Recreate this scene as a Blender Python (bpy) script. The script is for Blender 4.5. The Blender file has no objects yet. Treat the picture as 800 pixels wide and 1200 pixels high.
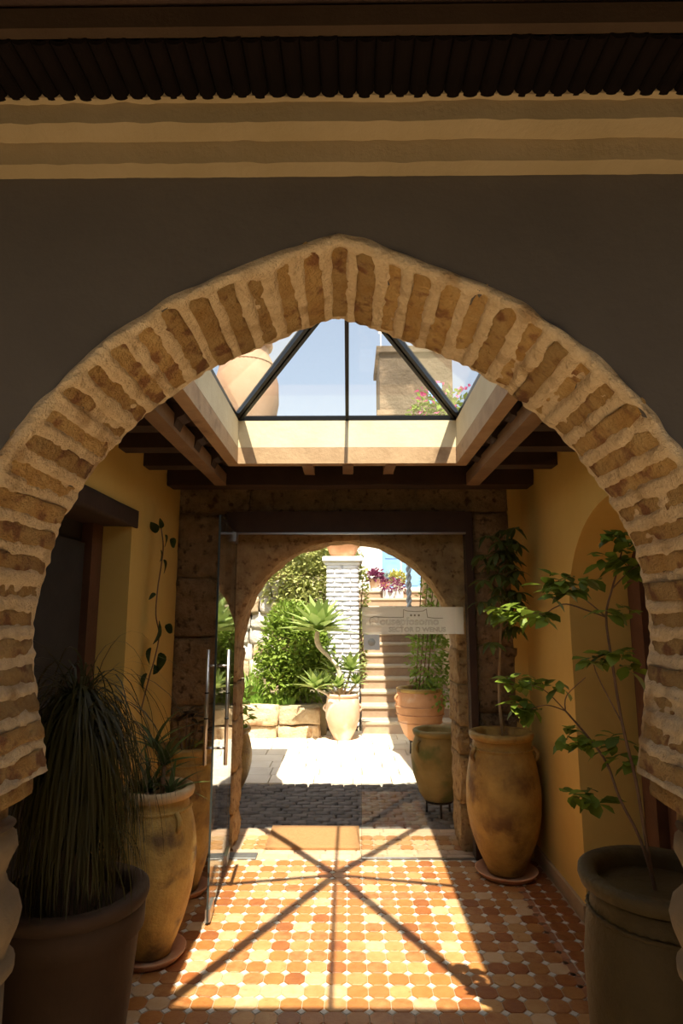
import bpy, bmesh, math, random
from mathutils import Vector, Matrix, noise
from mathutils.geometry import tessellate_polygon

R = random.Random(11)
sc = bpy.context.scene
COL = sc.collection

# ------------------------------------------------------------------ camera
cam_d = bpy.data.cameras.new('camera')
cam = bpy.data.objects.new('camera', cam_d); COL.objects.link(cam)
cam_d.sensor_fit = 'VERTICAL'; cam_d.sensor_height = 36.0
cam_d.lens = 725.0 / 1200.0 * 36.0
cam_d.clip_start = 0.02; cam_d.clip_end = 300
cam.location = (0, 0, 1.6)
cam.rotation_euler = (math.radians(90 + 9.4), 0, 0.01089)
sc.camera = cam

# ------------------------------------------------------------------ light
SUN = Vector((-0.025, 0.488, -1.0)).normalized()      # direction the light travels
w = bpy.data.worlds.new('World'); sc.world = w; w.use_nodes = True
wn = w.node_tree; wn.nodes.clear()
o_ = wn.nodes.new('ShaderNodeOutputWorld'); b_ = wn.nodes.new('ShaderNodeBackground')
sk = wn.nodes.new('ShaderNodeTexSky'); sk.sky_type = 'NISHITA'; sk.sun_disc = False
sk.sun_elevation = math.asin(-SUN.z); sk.sun_rotation = math.atan2(-SUN.x, -SUN.y)
sk.air_density = 1.3; sk.dust_density = 2.5; sk.ozone_density = 1.0
b_.inputs['Strength'].default_value = 0.26
hs_ = wn.nodes.new('ShaderNodeHueSaturation'); hs_.inputs['Saturation'].default_value = 0.58
wn.links.new(sk.outputs[0], hs_.inputs['Color']); wn.links.new(hs_.outputs[0], b_.inputs['Color']); wn.links.new(b_.outputs[0], o_.inputs['Surface'])
sd = bpy.data.lights.new('sun', 'SUN'); sd.energy = 13.0; sd.angle = math.radians(0.53); sd.color = (1.0, 0.915, 0.765)
so = bpy.data.objects.new('sun', sd); COL.objects.link(so); so.location = (0, -4, 12)
so.rotation_euler = SUN.to_track_quat('-Z', 'Y').to_euler()
vs = sc.view_settings
vs.view_transform = 'Standard'; vs.look = 'None'; vs.gamma = 1.0; vs.use_curve_mapping = False
vs.exposure = 0.0
sc.cycles.max_bounces = 12; sc.cycles.diffuse_bounces = 7; sc.cycles.glossy_bounces = 4
sc.cycles.transparent_max_bounces = 24; sc.cycles.transmission_bounces = 8
sc.cycles.sample_clamp_indirect = 6.0
sc.cycles.use_denoising = True
sc.cycles.caustics_reflective = False; sc.cycles.caustics_refractive = False

# ------------------------------------------------------------------ materials
MATS = {}
def nd(nt, t, **kw):
    n = nt.nodes.new(t)
    for k, v in kw.items(): setattr(n, k, v)
    return n
def pm(name, c1, c2=None, scale=6.0, rough=0.8, bump=0.0, bscale=None, c3=None, s3=2.0, t3=0.55, rand=0.0,
       metal=0.0, spec=0.4, stretch=(1, 1, 1), coat=0.0, trans=0.0, bdist=0.01, detail=5.0):
    if name in MATS: return MATS[name]
    m = bpy.data.materials.new(name); m.use_nodes = True; nt = m.node_tree; nt.nodes.clear()
    out = nd(nt, 'ShaderNodeOutputMaterial'); p = nd(nt, 'ShaderNodeBsdfPrincipled')
    p.inputs['Roughness'].default_value = rough; p.inputs['Metallic'].default_value = metal
    p.inputs['Specular IOR Level'].default_value = spec; p.inputs['Coat Weight'].default_value = coat
    p.inputs['Coat Roughness'].default_value = 0.25
    L = nt.links.new
    tc = nd(nt, 'ShaderNodeTexCoord'); mp = nd(nt, 'ShaderNodeMapping'); mp.inputs['Scale'].default_value = stretch
    L(tc.outputs['Object'], mp.inputs['Vector'])
    vec = mp.outputs['Vector']
    oi = nd(nt, 'ShaderNodeObjectInfo')
    if rand:
        ad = nd(nt, 'ShaderNodeVectorMath', operation='ADD'); sc_ = nd(nt, 'ShaderNodeVectorMath', operation='SCALE')
        cb = nd(nt, 'ShaderNodeCombineXYZ')
        L(oi.outputs['Random'], cb.inputs[0]); L(oi.outputs['Random'], cb.inputs[1])
        L(cb.outputs[0], sc_.inputs[0]); sc_.inputs['Scale'].default_value = 37.0
        L(vec, ad.inputs[0]); L(sc_.outputs[0], ad.inputs[1]); vec = ad.outputs[0]
    c2 = c2 or c1
    n1 = nd(nt, 'ShaderNodeTexNoise'); n1.inputs['Scale'].default_value = scale; n1.inputs['Detail'].default_value = detail
    n1.inputs['Roughness'].default_value = 0.62
    L(vec, n1.inputs['Vector'])
    rp = nd(nt, 'ShaderNodeMapRange'); rp.inputs['From Min'].default_value = 0.32; rp.inputs['From Max'].default_value = 0.68
    L(n1.outputs['Fac'], rp.inputs['Value'])
    mx = nd(nt, 'ShaderNodeMix', data_type='RGBA')
    mx.inputs[6].default_value = (*c1, 1); mx.inputs[7].default_value = (*c2, 1)
    L(rp.outputs[0], mx.inputs[0]); colr = mx.outputs[2]
    if c3:
        n3 = nd(nt, 'ShaderNodeTexNoise'); n3.inputs['Scale'].default_value = s3; n3.inputs['Detail'].default_value = 6
        L(vec, n3.inputs['Vector'])
        r3 = nd(nt, 'ShaderNodeMapRange'); r3.inputs['From Min'].default_value = t3; r3.inputs['From Max'].default_value = t3 + 0.12
        L(n3.outputs['Fac'], r3.inputs['Value'])
        m3 = nd(nt, 'ShaderNodeMix', data_type='RGBA'); m3.inputs[7].default_value = (*c3, 1)
        L(r3.outputs[0], m3.inputs[0]); L(colr, m3.inputs[6]); colr = m3.outputs[2]
    if rand:
        hs = nd(nt, 'ShaderNodeHueSaturation'); mr = nd(nt, 'ShaderNodeMapRange')
        mr.inputs['To Min'].default_value = 1 - rand; mr.inputs['To Max'].default_value = 1 + rand
        L(oi.outputs['Random'], mr.inputs['Value']); L(mr.outputs[0], hs.inputs['Value']); L(colr, hs.inputs['Color']); colr = hs.outputs[0]
    L(colr, p.inputs['Base Color'])
    if bump:
        nb = nd(nt, 'ShaderNodeTexNoise'); nb.inputs['Scale'].default_value = bscale or scale * 4; nb.inputs['Detail'].default_value = 7
        nb.inputs['Roughness'].default_value = 0.65
        L(vec, nb.inputs['Vector'])
        bm_ = nd(nt, 'ShaderNodeBump'); bm_.inputs['Strength'].default_value = bump; bm_.inputs['Distance'].default_value = bdist
        L(nb.outputs['Fac'], bm_.inputs['Height']); L(bm_.outputs[0], p.inputs['Normal'])
    sh = p.outputs[0]
    if trans:
        tr = nd(nt, 'ShaderNodeBsdfTranslucent'); L(colr, tr.inputs['Color'])
        ms = nd(nt, 'ShaderNodeMixShader'); ms.inputs[0].default_value = trans
        L(sh, ms.inputs[1]); L(tr.outputs[0], ms.inputs[2]); sh = ms.outputs[0]
    L(sh, out.inputs['Surface'])
    MATS[name] = m
    return m
def glass_mat(name, tint=(0.97, 0.985, 0.98), rough=0.0, ior=1.5):
    m = bpy.data.materials.new(name); m.use_nodes = True; nt = m.node_tree; nt.nodes.clear()
    out = nd(nt, 'ShaderNodeOutputMaterial'); t = nd(nt, 'ShaderNodeBsdfTransparent'); g = nd(nt, 'ShaderNodeBsdfGlossy')
    t.inputs['Color'].default_value = (*tint, 1); g.inputs['Roughness'].default_value = rough
    fr = nd(nt, 'ShaderNodeFresnel'); ge = nd(nt, 'ShaderNodeNewGeometry'); mr = nd(nt, 'ShaderNodeMapRange')
    mr.inputs['To Min'].default_value = ior; mr.inputs['To Max'].default_value = 1.0 / ior    # same reflectance on both faces of the sheet
    nt.links.new(ge.outputs['Backfacing'], mr.inputs['Value']); nt.links.new(mr.outputs[0], fr.inputs['IOR'])
    mx = nd(nt, 'ShaderNodeMixShader')
    nt.links.new(fr.outputs[0], mx.inputs[0]); nt.links.new(t.outputs[0], mx.inputs[1]); nt.links.new(g.outputs[0], mx.inputs[2])
    nt.links.new(mx.outputs[0], out.inputs['Surface']); MATS[name] = m
    return m

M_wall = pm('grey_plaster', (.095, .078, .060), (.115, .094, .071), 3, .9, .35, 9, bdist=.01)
M_corn = pm('cornice_plaster', (.32, .235, .115), (.37, .275, .145), 5, .9, .5, 22, bdist=.008)
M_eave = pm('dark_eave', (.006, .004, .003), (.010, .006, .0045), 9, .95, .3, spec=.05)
M_mortar = pm('lime_mortar', (.86, .66, .39), (.72, .51, .27), 24, .95, 1.0, 70, c3=(.50, .31, .14), s3=8, t3=.57, bdist=.02)
M_brick = pm('arch_brick', (.46, .245, .062), (.58, .37, .14), 14, .95, 1.0, 75, c3=(.28, .12, .04), s3=20, t3=.53, rand=.20, bdist=.025)
M_ochre = pm('ochre_plaster', (.68, .44, .105), (.74, .50, .135), 2.2, .88, .35, 12, c3=(.60, .37, .09), s3=1.6, t3=.60, bdist=.008)
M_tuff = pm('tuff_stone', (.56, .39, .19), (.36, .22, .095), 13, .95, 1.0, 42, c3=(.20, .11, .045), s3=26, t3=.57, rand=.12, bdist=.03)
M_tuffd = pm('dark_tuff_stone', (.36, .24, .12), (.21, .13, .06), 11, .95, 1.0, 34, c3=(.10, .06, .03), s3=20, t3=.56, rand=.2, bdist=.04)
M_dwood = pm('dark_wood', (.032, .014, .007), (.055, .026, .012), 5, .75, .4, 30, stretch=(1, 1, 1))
M_wood = pm('beam_wood', (.22, .125, .06), (.31, .19, .10), 5, .75, .5, 40, rand=.1, bdist=.006)
M_door = pm('door_wood', (.10, .04, .018), (.15, .065, .028), 6, .6, .4, 40)
M_bdoor = pm('black_door', (.02, .017, .015), (.035, .03, .026), 6, .7, .2, 40)
M_curb = pm('curb_plaster', (.78, .66, .43), (.70, .57, .35), 5, .85, .4, 30, bdist=.006)
M_curbw = pm('curb_wood', (.50, .33, .18), (.40, .25, .13), 9, .8, .5, 45, c3=(.27, .16, .08), s3=6, t3=.6, bdist=.006)
M_black = pm('black_metal', (.012, .012, .012), None, 5, .35, metal=.6)
M_steel = pm('brushed_steel', (.55, .53, .50), None, 5, .28, metal=1.0)
M_plate = pm('grey_steel_plate', (.18, .17, .16), (.23, .22, .20), 20, .5, metal=.6)
M_glass = glass_mat('clear_glass')
M_edge = pm('glass_edge', (.04, .045, .04), None, 5, .2)
M_grout = pm('tile_grout', (.52, .38, .25), (.44, .31, .19), 18, .9, .4, 60)
M_inset = pm('white_tile', (.66, .60, .51), (.58, .51, .41), 20, .5)
TILEC = [((.36, .125, .028), (.42, .17, .044)), ((.42, .185, .052), (.37, .145, .037)), ((.50, .27, .10), (.44, .21, .068)),
         ((.25, .072, .019), (.32, .115, .029)), ((.54, .32, .145), (.58, .385, .215)), ((.31, .105, .026), (.44, .205, .07))]
M_tile = [pm('floor_tile_%s' % n, a, b, 22, .42, .25, 50, rand=.10, c3=(b[0] * .8, b[1] * .7, b[2] * .6), s3=30, t3=.62)
          for n, (a, b) in zip(('orange', 'amber', 'sand', 'rust', 'pink', 'mixed'), TILEC)]
M_border = pm('border_tile', (.30, .12, .05), (.36, .16, .07), 14, .6, .3, 50, rand=.15)
M_thresh = pm('threshold_stone', (.54, .34, .20), (.62, .42, .27), 7, .8, .5, 40, rand=.10)
M_mat = pm('coir_mat', (.40, .20, .075), (.47, .25, .10), 60, 1.0, .8, 220)
M_porch = pm('porch_floor_tile', (.60, .47, .33), (.66, .53, .38), 5, .7, .3, 30)
M_cobble = pm('cobble', (.13, .115, .10), (.19, .165, .14), 8, .9, .6, 40, rand=.2)
M_paver = pm('courtyard_paver', (.78, .70, .56), (.70, .61, .47), 5, .9, .4, 25, rand=.08)
M_earth = pm('earth', (.030, .019, .011), (.05, .032, .018), 20, 1.0, 1.0, 60)
M_ground = pm('ground_soil', (.33, .27, .18), (.25, .22, .12), 3, 1.0, .5, 20)
M_stepT = pm('step_tread', (.52, .43, .32), (.45, .36, .26), 6, .9, .4, 30)
M_stepR = pm('step_brick', (.36, .24, .16), (.43, .30, .20), 10, .9, .5, 40, rand=.12)
M_white = pm('whitewash', (.86, .85, .83), (.80, .79, .76), 6, .85, .4, 30)
M_wbrick = pm('whitewashed_brick', (.86, .86, .87), (.78, .78, .80), 12, .85, .5, 50, rand=.05)
M_wjoint = pm('pillar_joint', (.46, .46, .50), (.54, .54, .57), 12, .9)
M_blue = pm('blue_door', (.16, .30, .55), (.20, .36, .62), 5, .6)
M_rub = pm('rubble_stone', (.58, .46, .30), (.44, .31, .17), 7, .95, .9, 30, c3=(.30, .18, .09), s3=5, t3=.58, rand=.2, bdist=.02)
M_grub = pm('pale_rubble', (.66, .61, .52), (.50, .44, .35), 7, .95, .9, 30, rand=.15, bdist=.02)
M_terra = pm('terracotta', (.50, .24, .11), (.58, .30, .15), 9, .85, .3, 50, c3=(.62, .42, .27), s3=4, t3=.6, bdist=.004)
M_terraL = pm('pale_terracotta', (.66, .40, .26), (.72, .48, .34), 7, .85, .4, 40, c3=(.80, .68, .56), s3=4, t3=.5, bdist=.004)
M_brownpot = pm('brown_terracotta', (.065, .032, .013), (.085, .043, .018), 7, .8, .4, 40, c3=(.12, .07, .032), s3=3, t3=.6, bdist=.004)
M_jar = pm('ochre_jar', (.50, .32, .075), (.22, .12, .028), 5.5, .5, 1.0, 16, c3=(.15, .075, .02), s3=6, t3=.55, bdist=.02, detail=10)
M_jar2 = pm('ochre_jar_worn', (.64, .43, .12), (.38, .22, .048), 4.5, .6, .8, 22, c3=(.16, .095, .035), s3=6, t3=.54, bdist=.02, detail=10)
M_jard = pm('shaded_ochre_jar', (.10, .065, .016), (.07, .043, .010), 5, .65, .8, 24, c3=(.15, .10, .035), s3=4, t3=.58, bdist=.012, detail=9)  # darkened copy of the ochre jar colour, standing in for shade at front right
M_rim = pm('worn_rim', (.62, .45, .25), (.50, .33, .15), 14, .8, .5, 60, bdist=.004)
M_mossjar = pm('mossy_jar', (.42, .30, .11), (.28, .21, .07), 6, .7, .5, 40, c3=(.16, .17, .05), s3=5, t3=.52, bdist=.006)
M_iron = pm('iron', (.03, .022, .018), None, 8, .7, metal=.5)
M_bark = pm('bark', (.16, .085, .045), (.22, .13, .075), 20, .9, .6, 80)
M_barkg = pm('pale_bark', (.33, .24, .13), (.40, .30, .17), 20, .9, .5, 80)
M_agtr = pm('agave_trunk', (.66, .58, .46), (.52, .43, .32), 26, .9, .6, 60)
def leafm(name, a, b, tr=.35, rand=.25, rough=.45): return pm(name, a, b, 9, rough, .15, 40, trans=tr, rand=rand, spec=.22)
L_tree = leafm('tree_leaf', (.14, .20, .022), (.22, .28, .035))
L_sch = leafm('umbrella_leaf', (.095, .13, .03), (.13, .165, .04))
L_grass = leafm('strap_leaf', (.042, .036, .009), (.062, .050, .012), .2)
L_brom = leafm('bromeliad_leaf', (.06, .10, .025), (.10, .13, .035))
L_vine = leafm('vine_leaf', (.035, .055, .015), (.055, .08, .02))
L_bush = leafm('bush_leaf', (.22, .32, .05), (.32, .42, .08), .4, 0)
L_bush2 = leafm('dark_bush_leaf', (.17, .26, .035), (.27, .36, .06), .4, 0)
L_hill = leafm('hill_leaf', (.36, .40, .11), (.48, .47, .20), .35, 0)
L_dry = leafm('dry_leaf', (.46, .38, .17), (.40, .36, .13), .3, 0)
L_lawn = leafm('lawn_blade', (.20, .38, .05), (.30, .46, .08), .35, 0)
L_ag = leafm('agave_leaf', (.27, .37, .10), (.36, .44, .15), .25, .12)
L_purp = leafm('purple_leaf', (.20, .04, .10), (.30, .07, .16), .3, 0)
L_yel = leafm('yellow_flower', (.40, .42, .10), (.60, .52, .16), .3, 0)
L_pink = leafm('pink_flower', (.62, .08, .25), (.72, .15, .35), .3, 0)
M_sign = pm('frosted_sign', (.96, .93, .88), (.94, .90, .84), 3, .7, trans=.75)
nt_ = M_sign.node_tree
for m_, a_ in ((M_sign, .4),):
    out_ = [n for n in nt_.nodes if n.type == 'OUTPUT_MATERIAL'][0]; src = out_.inputs['Surface'].links[0].from_socket
    tp0 = nt_.nodes.new('ShaderNodeBsdfTransparent'); mx0 = nt_.nodes.new('ShaderNodeMixShader'); mx0.inputs[0].default_value = a_
    nt_.links.new(src, mx0.inputs[1]); nt_.links.new(tp0.outputs[0], mx0.inputs[2]); nt_.links.new(mx0.outputs[0], out_.inputs['Surface'])
M_ink = pm('sign_ink', (.20, .17, .14), None, 5, .8)
M_paper = pm('sticker_paper', (.90, .92, .96), None, 5, .7, trans=.6)
M_tower = pm('tower_stone', (.15, .11, .072), (.10, .072, .046), 1.2, .95, .8, 5, c3=(.27, .19, .12), s3=1.5, t3=.56, bdist=.1)
M_polebl = pm('pale_blue_paint', (.55, .62, .72), None, 5, .6)

# ------------------------------------------------------------------ mesh helpers
class MB:
    def __init__(s): s.v = []; s.f = []; s.sm = []; s.mi = []
    def add(s, vs, fs, smooth=False, mi=0):
        o = len(s.v); s.v += [tuple(v) for v in vs]
        for f in fs: s.f.append([i + o for i in f]); s.sm.append(smooth); s.mi.append(mi)
        return s
    def box(s, x0, x1, y0, y1, z0, z1, mi=0):
        return s.add([(x0, y0, z0), (x1, y0, z0), (x1, y1, z0), (x0, y1, z0), (x0, y0, z1), (x1, y0, z1), (x1, y1, z1), (x0, y1, z1)],
                     [(0, 3, 2, 1), (4, 5, 6, 7), (0, 1, 5, 4), (1, 2, 6, 5), (2, 3, 7, 6), (3, 0, 4, 7)], mi=mi)
    def prism(s, poly, axis, a, b, mi=0):
        # poly: 2-D loop in the two other axes (x,z)/(y,z)/(x,y), extruded along axis from a to b
        def p3(p, t): return (p[0], t, p[1]) if axis == 'y' else ((t, p[0], p[1]) if axis == 'x' else (p[0], p[1], t))
        n = len(poly); tris = tessellate_polygon([[Vector((p[0], p[1], 0)) for p in poly]])
        vs_ = [p3(p, a) for p in poly] + [p3(p, b) for p in poly]
        fs = [tuple(t) for t in tris] + [tuple(i + n for i in reversed(t)) for t in tris]
        fs += [(i, (i + 1) % n, (i + 1) % n + n, i + n) for i in range(n)]
        return s.add(vs_, fs, mi=mi)
    def lathe(s, prof, n=32, c=(0, 0, 0), smooth=True, wob=0.0, top=True):
        vs_, fs = [], []
        for r, z in prof:
            for k in range(n):
                a = 2 * math.pi * k / n
                rr = r * (1 + wob * noise.noise(Vector((math.cos(a) * 1.5, math.sin(a) * 1.5, z * 3 + c[0] * 7))))
                vs_.append((c[0] + rr * math.cos(a), c[1] + rr * math.sin(a), c[2] + z))
        m = len(prof)
        for i in range(m - 1):
            for k in range(n):
                k2 = (k + 1) % n
                fs.append((i * n + k, i * n + k2, (i + 1) * n + k2, (i + 1) * n + k))
        s.add(vs_, fs, smooth)
        if prof[0][0] > 1e-4: s.f.append([len(s.v) - m * n + k for k in reversed(range(n))]); s.sm.append(False); s.mi.append(0)
        if top and prof[-1][0] > 1e-4: s.f.append([len(s.v) - n + k for k in range(n)]); s.sm.append(False); s.mi.append(0)
        return s
    def tube(s, pts, rad, n=8, smooth=True):
        pts = [Vector(p) for p in pts]; m = len(pts)
        if not isinstance(rad, (list, tuple)): rad = [rad] * m
        o = len(s.v); prev = None
        for i, p in enumerate(pts):
            d = (pts[min(i + 1, m - 1)] - pts[max(i - 1, 0)]).normalized()
            if prev is None:
                u = d.orthogonal().normalized()
            else:
                u = (prev - d * prev.dot(d)).normalized()
            prev = u; v = d.cross(u)
            for k in range(n):
                a = 2 * math.pi * k / n
                s.v.append(tuple(p + (u * math.cos(a) + v * math.sin(a)) * rad[i]))
        for i in range(m - 1):
            for k in range(n):
                k2 = (k + 1) % n
                s.f.append([o + i * n + k, o + i * n + k2, o + (i + 1) * n + k2, o + (i + 1) * n + k]); s.sm.append(smooth); s.mi.append(0)
        s.f.append([o + k for k in reversed(range(n))]); s.sm.append(False); s.mi.append(0)
        s.f.append([o + (m - 1) * n + k for k in range(n)]); s.sm.append(False); s.mi.append(0)
        return s
    def mesh(s, name, mats):
        me = bpy.data.meshes.new(name); me.from_pydata(s.v, [], s.f); me.update()
        if not isinstance(mats, (list, tuple)): mats = [mats]
        for m in mats: me.materials.append(m)
        me.polygons.foreach_set('use_smooth', s.sm); me.polygons.foreach_set('material_index', s.mi)
        bm = bmesh.new(); bm.from_mesh(me)
        bmesh.ops.recalc_face_normals(bm, faces=bm.faces); bm.to_mesh(me); bm.free()
        return me
    def build(s, name, mats, parent=None, loc=None):
        return link(name, s.mesh(name, mats), parent, loc)
def link(name, me, parent=None, loc=None, rot=None, scale=None):
    o = bpy.data.objects.new(name, me); COL.objects.link(o)
    if parent is not None: o.parent = parent
    if loc is not None: o.location = loc
    if rot is not None: o.rotation_euler = rot
    if scale is not None: o.scale = scale
    return o
def empty(name, loc=(0, 0, 0)):
    o = bpy.data.objects.new(name, None); COL.objects.link(o); o.location = loc; o.empty_display_size = .1
    return o
def tag(o, label=None, cat=None, group=None, kind=None):
    if label: o['label'] = label
    if cat: o['category'] = cat
    if group: o['group'] = group
    if kind: o['kind'] = kind
    return o
def struct(o, label=None): 
    o['kind'] = 'structure'
    if label: o['label'] = label
    return o
def nz(p, sc_=1.0, seed=0.0): return noise.noise(Vector((p[0] * sc_ + seed, p[1] * sc_ + seed * 1.7, p[2] * sc_ - seed)))
def rough_mesh(name, sx, sy, sz, mats, cuts=4, amp=.02, sc_=4.0, seed=0.0, rnd=.25, smooth=True):
    """a box sx*sy*sz about its centre with rounded, uneven faces"""
    bm = bmesh.new(); bmesh.ops.create_cube(bm, size=1.0)
    bmesh.ops.subdivide_edges(bm, edges=bm.edges[:], cuts=cuts, use_grid_fill=True)
    for v in bm.verts:
        c = Vector(v.co); n = c.normalized() * .62
        c = c.lerp(Vector((n.x, n.y, n.z)), rnd)
        p = Vector((c.x * sx, c.y * sy, c.z * sz))
        d = noise.noise_vector(p * sc_ + Vector((seed, seed * 2.3, -seed)))
        d2 = noise.noise_vector(p * sc_ * 3.1 + Vector((seed * 1.3, -seed, seed)))
        v.co = p + d * amp + d2 * amp * .4
    me = bpy.data.meshes.new(name)
    bmesh.ops.recalc_face_normals(bm, faces=bm.faces); bm.to_mesh(me); bm.free()
    if not isinstance(mats, (list, tuple)): mats = [mats]
    for m in mats: me.materials.append(m)
    me.polygons.foreach_set('use_smooth', [smooth] * len(me.polygons))
    return me
def bevel_box(name, sx, sy, sz, mat, b=.006, seg=1):
    bm = bmesh.new(); bmesh.ops.create_cube(bm, size=1.0)
    for v in bm.verts: v.co = Vector((v.co.x * sx, v.co.y * sy, v.co.z * sz))
    bmesh.ops.bevel(bm, geom=bm.edges[:], offset=b, segments=seg, affect='EDGES')
    me = bpy.data.meshes.new(name); bm.to_mesh(me); bm.free(); me.materials.append(mat)
    return me
def leaf_mesh(name, L, W, mat, curl=.25, shape='ovate', fold=.15, n=4):
    """a leaf along +Y, blade facing +Z, base at the origin"""
    vs_, fs = [], []
    for i in range(n + 1):
        t = i / n
        if shape == 'ovate': wd = W * .5 * max(0.0, math.sin(math.pi * min(1, t * .93 + .05))) ** .8 * (1.15 - .35 * t)
        elif shape == 'obovate': wd = W * .5 * (max(0.0, math.sin(math.pi * t ** 1.45)) ** .75 if 0 < t < 1 else 0.06)
        elif shape == 'heart': wd = W * .5 * (1.0 if t == 0 else max(.02, max(0.0, 1 - t) ** .75 * 1.25))
        elif shape == 'agave': wd = W * .5 * (.55 + 1.1 * t if t < .42 else max(.02, 1.02 * max(0.0, 1 - (t - .42) / .58) ** .8))
        else: wd = W * .5 * max(.05, (1 - t ** 2))
        z = -curl * L * t * t
        y = L * t * (1 - .15 * curl * t)
        vs_ += [(-wd, y, z + fold * wd), (0, y, z), (wd, y, z + fold * wd)]
    for i in range(n):
        a = i * 3
        fs += [(a, a + 1, a + 4, a + 3), (a + 1, a + 2, a + 5, a + 4)]
    me = bpy.data.meshes.new(name); me.from_pydata(vs_, [], fs); me.update(); me.materials.append(mat)
    me.polygons.foreach_set('use_smooth', [True] * len(fs))
    return me
def orient(d, roll=0.0):
    """matrix whose +Y runs along d and whose +Z leans up"""
    y = Vector(d).normalized(); up = Vector((0, 0, 1))
    if abs(y.z) > .97: up = Vector((1, 0, 0))
    x = y.cross(up).normalized(); z = x.cross(y)
    m = Matrix((x, y, z)).transposed()
    return (Matrix.Rotation(roll, 3, y) @ m)
def put_leaf(me, parent, p, d, roll=0.0, s=1.0, name='leaf'):
    o = bpy.data.objects.new(name, me); COL.objects.link(o); o.parent = parent
    m = orient(d, roll).to_4x4() @ Matrix.Diagonal((s, s, s, 1)); m.translation = Vector(p)
    o.matrix_local = m
    return o

# =================================================================== SETTING
YF, YB = 1.133, 1.45            # front wall, front and back face
XW = 1.235                      # half width of the passage
CZ = 2.60                       # passage ceiling
SKX0, SKX1, SKY0, SKY1 = -0.697, 0.686, 1.456, 3.80
CX = -0.018
HALF = [(.66, 1.255), (.668, 1.30), (.680, 1.36), (.700, 1.45), (.714, 1.54), (.711, 1.64), (.688, 1.76), (.655, 1.85), (.612, 1.925),
        (.556, 2.005), (.482, 2.085), (.398, 2.155), (.295, 2.220), (.165, 2.278), (.06, 2.320), (0, 2.340)]
def catmull(P, k=8):
    out = []
    for i in range(len(P) - 1):
        p0 = P[max(i - 1, 0)]; p1 = P[i]; p2 = P[i + 1]; p3 = P[min(i + 2, len(P) - 1)]
        for j in range(k):
            t = j / k
            out.append(tuple(.5 * ((2 * b) + (c - a) * t + (2 * a - 5 * b + 4 * c - d) * t * t + (-a + 3 * b - 3 * c + d) * t ** 3)
                             for a, b, c, d in zip(p0, p1, p2, p3)))
    out.append(P[-1]); return out
hp = catmull(HALF, 6)
LEFT = [(CX - x, z) for x, z in hp]
PROF = LEFT + [(CX + x, z) for x, z in reversed(hp)][1:]      # left foot over the crown to right foot

# front wall: the opening widens below the feet of the arch where the columns stand
wp = [(-3.2, 0), (-.98, 0), (-.98, 1.10), (-.93, 1.10), (-.93, 1.245)] + PROF + [(.93, 1.245), (.93, 1.10), (.98, 1.10), (.98, 0), (3.2, 0), (3.2, 2.80), (-3.2, 2.80)]
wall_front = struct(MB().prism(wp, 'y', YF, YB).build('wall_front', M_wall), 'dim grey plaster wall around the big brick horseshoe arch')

# mortar ring with ridges between the bricks
def resample(P, n):
    d = [0.0]
    for a, b in zip(P, P[1:]): d.append(d[-1] + math.hypot(b[0] - a[0], b[1] - a[1]))
    out = []; j = 0
    for i in range(n + 1):
        t = d[-1] * i / n
        while j < len(d) - 2 and d[j + 1] < t: j += 1
        f = (t - d[j]) / max(1e-9, d[j + 1] - d[j])
        out.append((P[j][0] + (P[j + 1][0] - P[j][0]) * f, P[j][1] + (P[j + 1][1] - P[j][1]) * f))
    return out, d[-1]
NB = 47
NS = NB * 16
SP, SL = resample(PROF, NS)
pitch = SL / NB
def normal2(P, i):
    a = P[max(i - 1, 0)]; b = P[min(i + 1, len(P) - 1)]
    t = Vector((b[0] - a[0], b[1] - a[1])).normalized()
    return Vector((t.y, -t.x))       # towards the opening
NV = 34
mb = MB(); vv = []
for i in range(NS + 1):
    x, z = SP[i]; n = normal2(SP, i); ph = (i / 16.0) % 1.0
    for j in range(-2, NV + 1):
        t = max(0, j) / NV; y = YF + (YB - YF) * t
        wv = .08 * noise.noise(Vector((x * 9, y * 4, z * 9))) + .05 * noise.noise(Vector((x * 25, y * 22, z * 25)))
        ridge = min(1.0, max(0.0, .34 + 1.05 * math.cos((ph + wv) * 2 * math.pi))) ** .7
        edge = min(1.0, t * 9, (1 - t) * 14)
        side = .75 + .25 * min(1, max(0, (z - 1.5) / .6))
        fe = min(1.0, max(0.0, (t - .02 - .05 * noise.noise(Vector((x * 7, 2, z * 7)))) * 16), .15 + max(0.0, (1 - t) * 26))
        d = .000 + (.010 * ridge * fe + .0085 * (1 - fe)) * side + .006 * noise.noise(Vector((x * 5 + 3, y * 5, z * 5))) + .0035 * noise.noise(Vector((x * 60, y * 60, z * 60)))
        d += .006 * noise.noise(Vector((x * 14, y * 14, z * 14))) + .0045 * noise.noise(Vector((x * 38, y * 38, z * 38)))
        if j == 0: d -= .005; y -= .006
        if j == -1: d = -.007 + .007 * noise.noise(Vector((x * 16, 1, z * 16))); y = YF - .006 - .004 * noise.noise(Vector((x * 20, 5, z * 20)))
        if j == -2: d = -.020 + .012 * noise.noise(Vector((x * 16, 3, z * 16))); y = YF + .002
        vv.append((x + n.x * d, y, z + n.y * d))
W_ = NV + 3
ff = [(i * W_ + j, i * W_ + j + 1, (i + 1) * W_ + j + 1, (i + 1) * W_ + j) for i in range(NS) for j in range(W_ - 1)]
mb.add(vv, ff, True)
arch_m = mb.build('arch_mortar', M_mortar, wall_front)
arch_m['label'] = 'pale lime mortar ridges between the arch bricks'
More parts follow.
